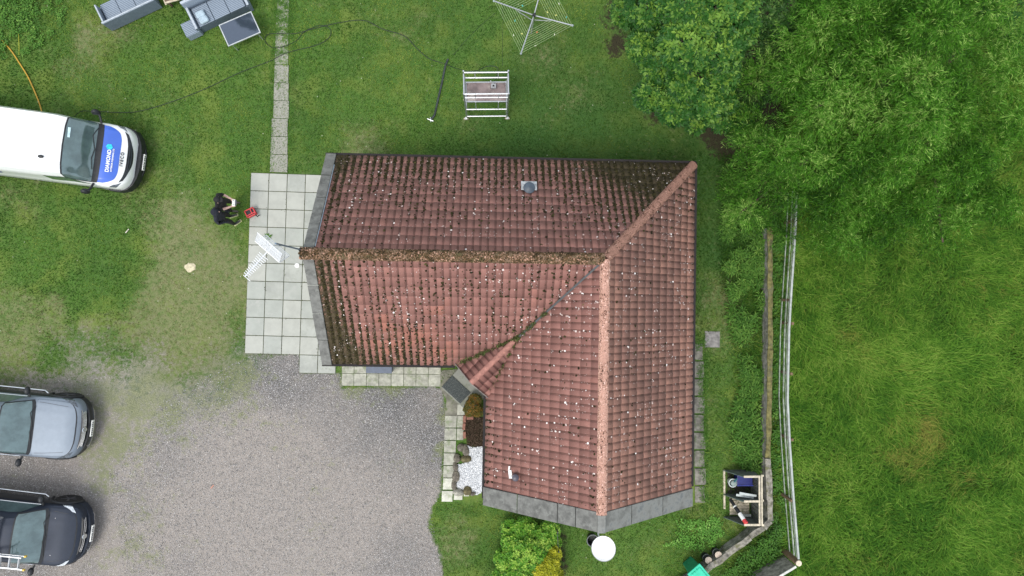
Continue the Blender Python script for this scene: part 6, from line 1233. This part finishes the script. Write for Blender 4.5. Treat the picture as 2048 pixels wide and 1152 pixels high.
# ------------------------------------------------------------------ people
M_cloth = mat('black_cloth', (.012, .012, .015), .9, var=.3, scale=12, bmp=.4); M_cloth2 = mat('navy_black_cloth', (.013, .016, .026), .9, var=.3, scale=12, bmp=.4)
M_trou = mat('dark_trousers', (.014, .015, .013), .9, var=.3, scale=14, bmp=.4); M_skin = mat('skin', (.62, .41, .34), .5, var=.06); M_shoe = mat('grey_boot', (.10, .09, .075), .8, var=.2); M_shoe2 = mat('dark_shoe', (.035, .038, .040), .8, var=.2)
def skinned(verts, edges, radii, root=0, sub=2):
    me = bpy.data.meshes.new('tmp'); me.from_pydata(verts, edges, []); o = bpy.data.objects.new('tmp', me); C.objects.link(o); sk = o.modifiers.new('s', 'SKIN'); sk.use_smooth_shade = True
    ld_ = me.skin_vertices[0].data if me.skin_vertices else None
    if ld_ is None:
        bpy.context.view_layer.objects.active = o; me.attributes  # the modifier creates the layer
    for i, r_ in enumerate(radii):
        ld_[i].radius = r_ if isinstance(r_, tuple) else (r_, r_); ld_[i].use_root = (i == root)
    sb_ = o.modifiers.new('u', 'SUBSURF'); sb_.levels = sub; sb_.render_levels = sub
    dg = bpy.context.evaluated_depsgraph_get(); r_ = bpy.data.meshes.new_from_object(o.evaluated_get(dg)); bpy.data.objects.remove(o); return r_
def person(label, loc, rz, top, shoe, sole, arms, lean=0.0, hd=(.05, 0), hood=False, feet=((.02, .12, 0), (.02, -.12, 0))):
    t = thing('person', label, 'person', loc, rz); V, E, Rr = [], [], []
    def J(p, r_, par=None): V.append(p); Rr.append(r_); i = len(V) - 1; (E.append((par, i)) if par is not None else None); return i
    pel = J((-.02, 0, .95), (.17, .14)); spi = J((0, 0, 1.12), (.17, .135), pel); che = J((.02 + lean * .5, 0, 1.33), (.195, .15), spi); nb = J((.02 + lean, 0, 1.47), (.075, .07), che)
    nk = J((.04 + lean, 0, 1.54), .058, nb); hl = J((.06 + lean + hd[0] * .5, hd[1] * .5, 1.61), (.072, .082), nk); hm = J((.06 + lean + hd[0], hd[1], 1.69), (.082, .098), hl); ht = J((.03 + lean + hd[0], hd[1], 1.77), (.055, .06), hm)
    js = []
    for s_ in (1, -1):
        sh = J((.0 + lean * .8, s_ * .19, 1.41), .088, che); el, wr = arms[s_]; e_ = J(el, .052, sh); w_ = J(wr, .031, e_); dv_ = (Vector(wr) - Vector(el)).normalized(); pm = Vector(wr) + dv_ * .07; pa = J(tuple(pm), (.038, .02), w_)
        sd_ = Vector((0, 0, 1)).cross(dv_).normalized() if abs(dv_.z) < .9 else Vector((1, 0, 0)); inw = Vector((0, 0, -1)) if abs(dv_.z) < .9 else Vector((0, -s_, 0))
        for f, (o_, l_) in enumerate(((-.030, .062), (-.010, .072), (.010, .068), (.030, .052))):
            a = pm + dv_ * .035 + sd_ * o_; k1 = a + dv_ * l_ * .5; k2 = k1 + (dv_ * .5 + inw * .6).normalized() * l_ * .5; i1 = J(tuple(a), .010, pa); i2 = J(tuple(k1), .009, i1); J(tuple(k2), .007, i2)
        a = Vector(wr) + dv_ * .03 - sd_ * s_ * .035; i1 = J(tuple(a), .012, pa); J(tuple(a + (dv_ - sd_ * s_ * .8).normalized() * .045 + inw * .01), .009, i1)
        fx, fy, yaw = feet[0] if s_ > 0 else feet[1]; hp = J((-.01, s_ * .10, .86), (.11, .105), pel); kn = J((.04 + fx * .5, s_ * .10 * .5 + fy * .5, .49), .082, hp); an = J((fx - .03, fy, .13), .056, kn)
        hl_ = J((fx - .04, fy, .055), .042, an); bl = J((fx + .10 * cos(yaw), fy + .10 * sin(yaw), .045), (.046, .036), hl_); J((fx + .19 * cos(yaw), fy + .19 * sin(yaw), .038), (.036, .026), bl)
    me = skinned(V, E, Rr); mats = [top, M_skin, M_trou, shoe]
    for m_ in mats: me.materials.append(m_)
    wrs = [Vector(arms[s_][1]) for s_ in (1, -1)]; els = [Vector(arms[s_][0]) for s_ in (1, -1)]
    for p_ in me.polygons:
        c = p_.center; k = 0
        if c.z < .115: k = 3
        elif c.z < .93: k = 2
        if c.z > 1.545: k = 1
        for e_, w_ in zip(els, wrs):
            d_ = (w_ - e_); f = (c - e_).dot(d_) / d_.length_squared; dist = (c - (e_ + d_ * min(max(f, 0), 1.75))).length
            if f > arms['cuff'] and dist < .062 and c.z > .90 and (c - w_).length < .30: k = 1
        p_.material_index = k
    me.name = 'body'; o = bpy.data.objects.new('body', me); link(o, t); hx_ = .06 + lean + hd[0]; hy_ = hd[1]
    b = MB(); b.blob((hx_ + .088, hy_, 1.665), (.022, .014, .026), jit=0); b.build('nose', M_skin, o, smooth=True)
    b = MB(); [b.blob((hx_ + .073, hy_ + s_ * .033, 1.693), (.012, .014, .009), jit=0) for s_ in (1,)]; b.build('eye', M_black, o, smooth=True); b = MB(); b.blob((hx_ + .073, hy_ - .033, 1.693), (.012, .014, .009), jit=0); b.build('eye', M_black, o, smooth=True)
    b = MB(); b.blob((hx_ + .080, hy_, 1.625), (.010, .026, .007), jit=0); b.build('mouth', mat('lips', (.35, .14, .12), .5), o, smooth=True)
    for s_ in (1, -1): b = MB(); b.blob((hx_ - .005, hy_ + s_ * .092, 1.675), (.022, .012, .034), jit=0); b.build('ear', M_skin, o, smooth=True)
    if hood:
        b = MB(); b.blob((hx_ - .035, hy_, 1.70), (.120, .118, .135), jit=.03, seg=16, rings=10); b.build('hood', top, t, smooth=True)
    else:
        b = MB(); b.blob((hx_ - .02, hy_, 1.735), (.108, .102, .095), jit=.02, seg=16, rings=10); b.blob((hx_ + .095, hy_, 1.735), (.065, .075, .012), jit=0, seg=14, rings=6); b.build('cap', mat('black_cap', (.010, .010, .012), .8), t, smooth=True)
    if sole:
        b = MB()
        for fx, fy, yaw in feet: b.box((fx + .07 * cos(yaw), fy + .07 * sin(yaw), .014), (.30, .10, .024), rz=yaw)
        b.build('shoe_sole', sole, t, bevel=.012)
    return t
q = P(467, 414); person('person in black clothes and cap holding a white drone controller in both hands', (q.x, q.y, 0), radians(-3), M_cloth, M_shoe, None,
    {1: ((.10, .235, 1.17), (.33, .13, 1.13)), -1: ((.10, -.235, 1.17), (.33, -.13, 1.13)), 'cuff': .12}, lean=.03, hd=(.07, 0), feet=((.04, .14, .05), (.0, -.14, -.05)))
rz_ = radians(-3); cq = Vector((q.x, q.y, 0)) + Matrix.Rotation(rz_, 3, 'Z') @ Vector((.43, 0, 1.14)); ctl = thing('drone_controller', 'white drone remote controller held in both hands by the person in a cap', 'controller', cq, rz_)
b = MB(); b.box((0, 0, 0), (.10, .21, .035)); b.build('body', M_whitep, ctl, smooth=True, bevel=.012); b = MB(); b.box((.075, 0, .03), (.02, .16, .09)); b.build('phone', mat('phone_screen', (.10, .12, .14), .1), ctl)
for s_ in (1, -1): b = MB(); b.tube([(0, s_ * .065, .015), (0, s_ * .065, .04)], .010); b.build('stick', M_black, ctl)
q = P(465, 440); person('person in a dark navy hooded top standing beside the one with the controller', (q.x, q.y, 0), radians(8), M_cloth2, M_shoe2, mat('yellow_sole', (.34, .36, .18), .6),
    {1: ((.0, .24, 1.16), (.16, .16, 1.02)), -1: ((-.04, -.25, 1.15), (.14, -.20, .98)), 'cuff': 99}, lean=.02, hd=(.05, .03), hood=True, feet=((.0, .12, .15), (.10, -.15, .50)))
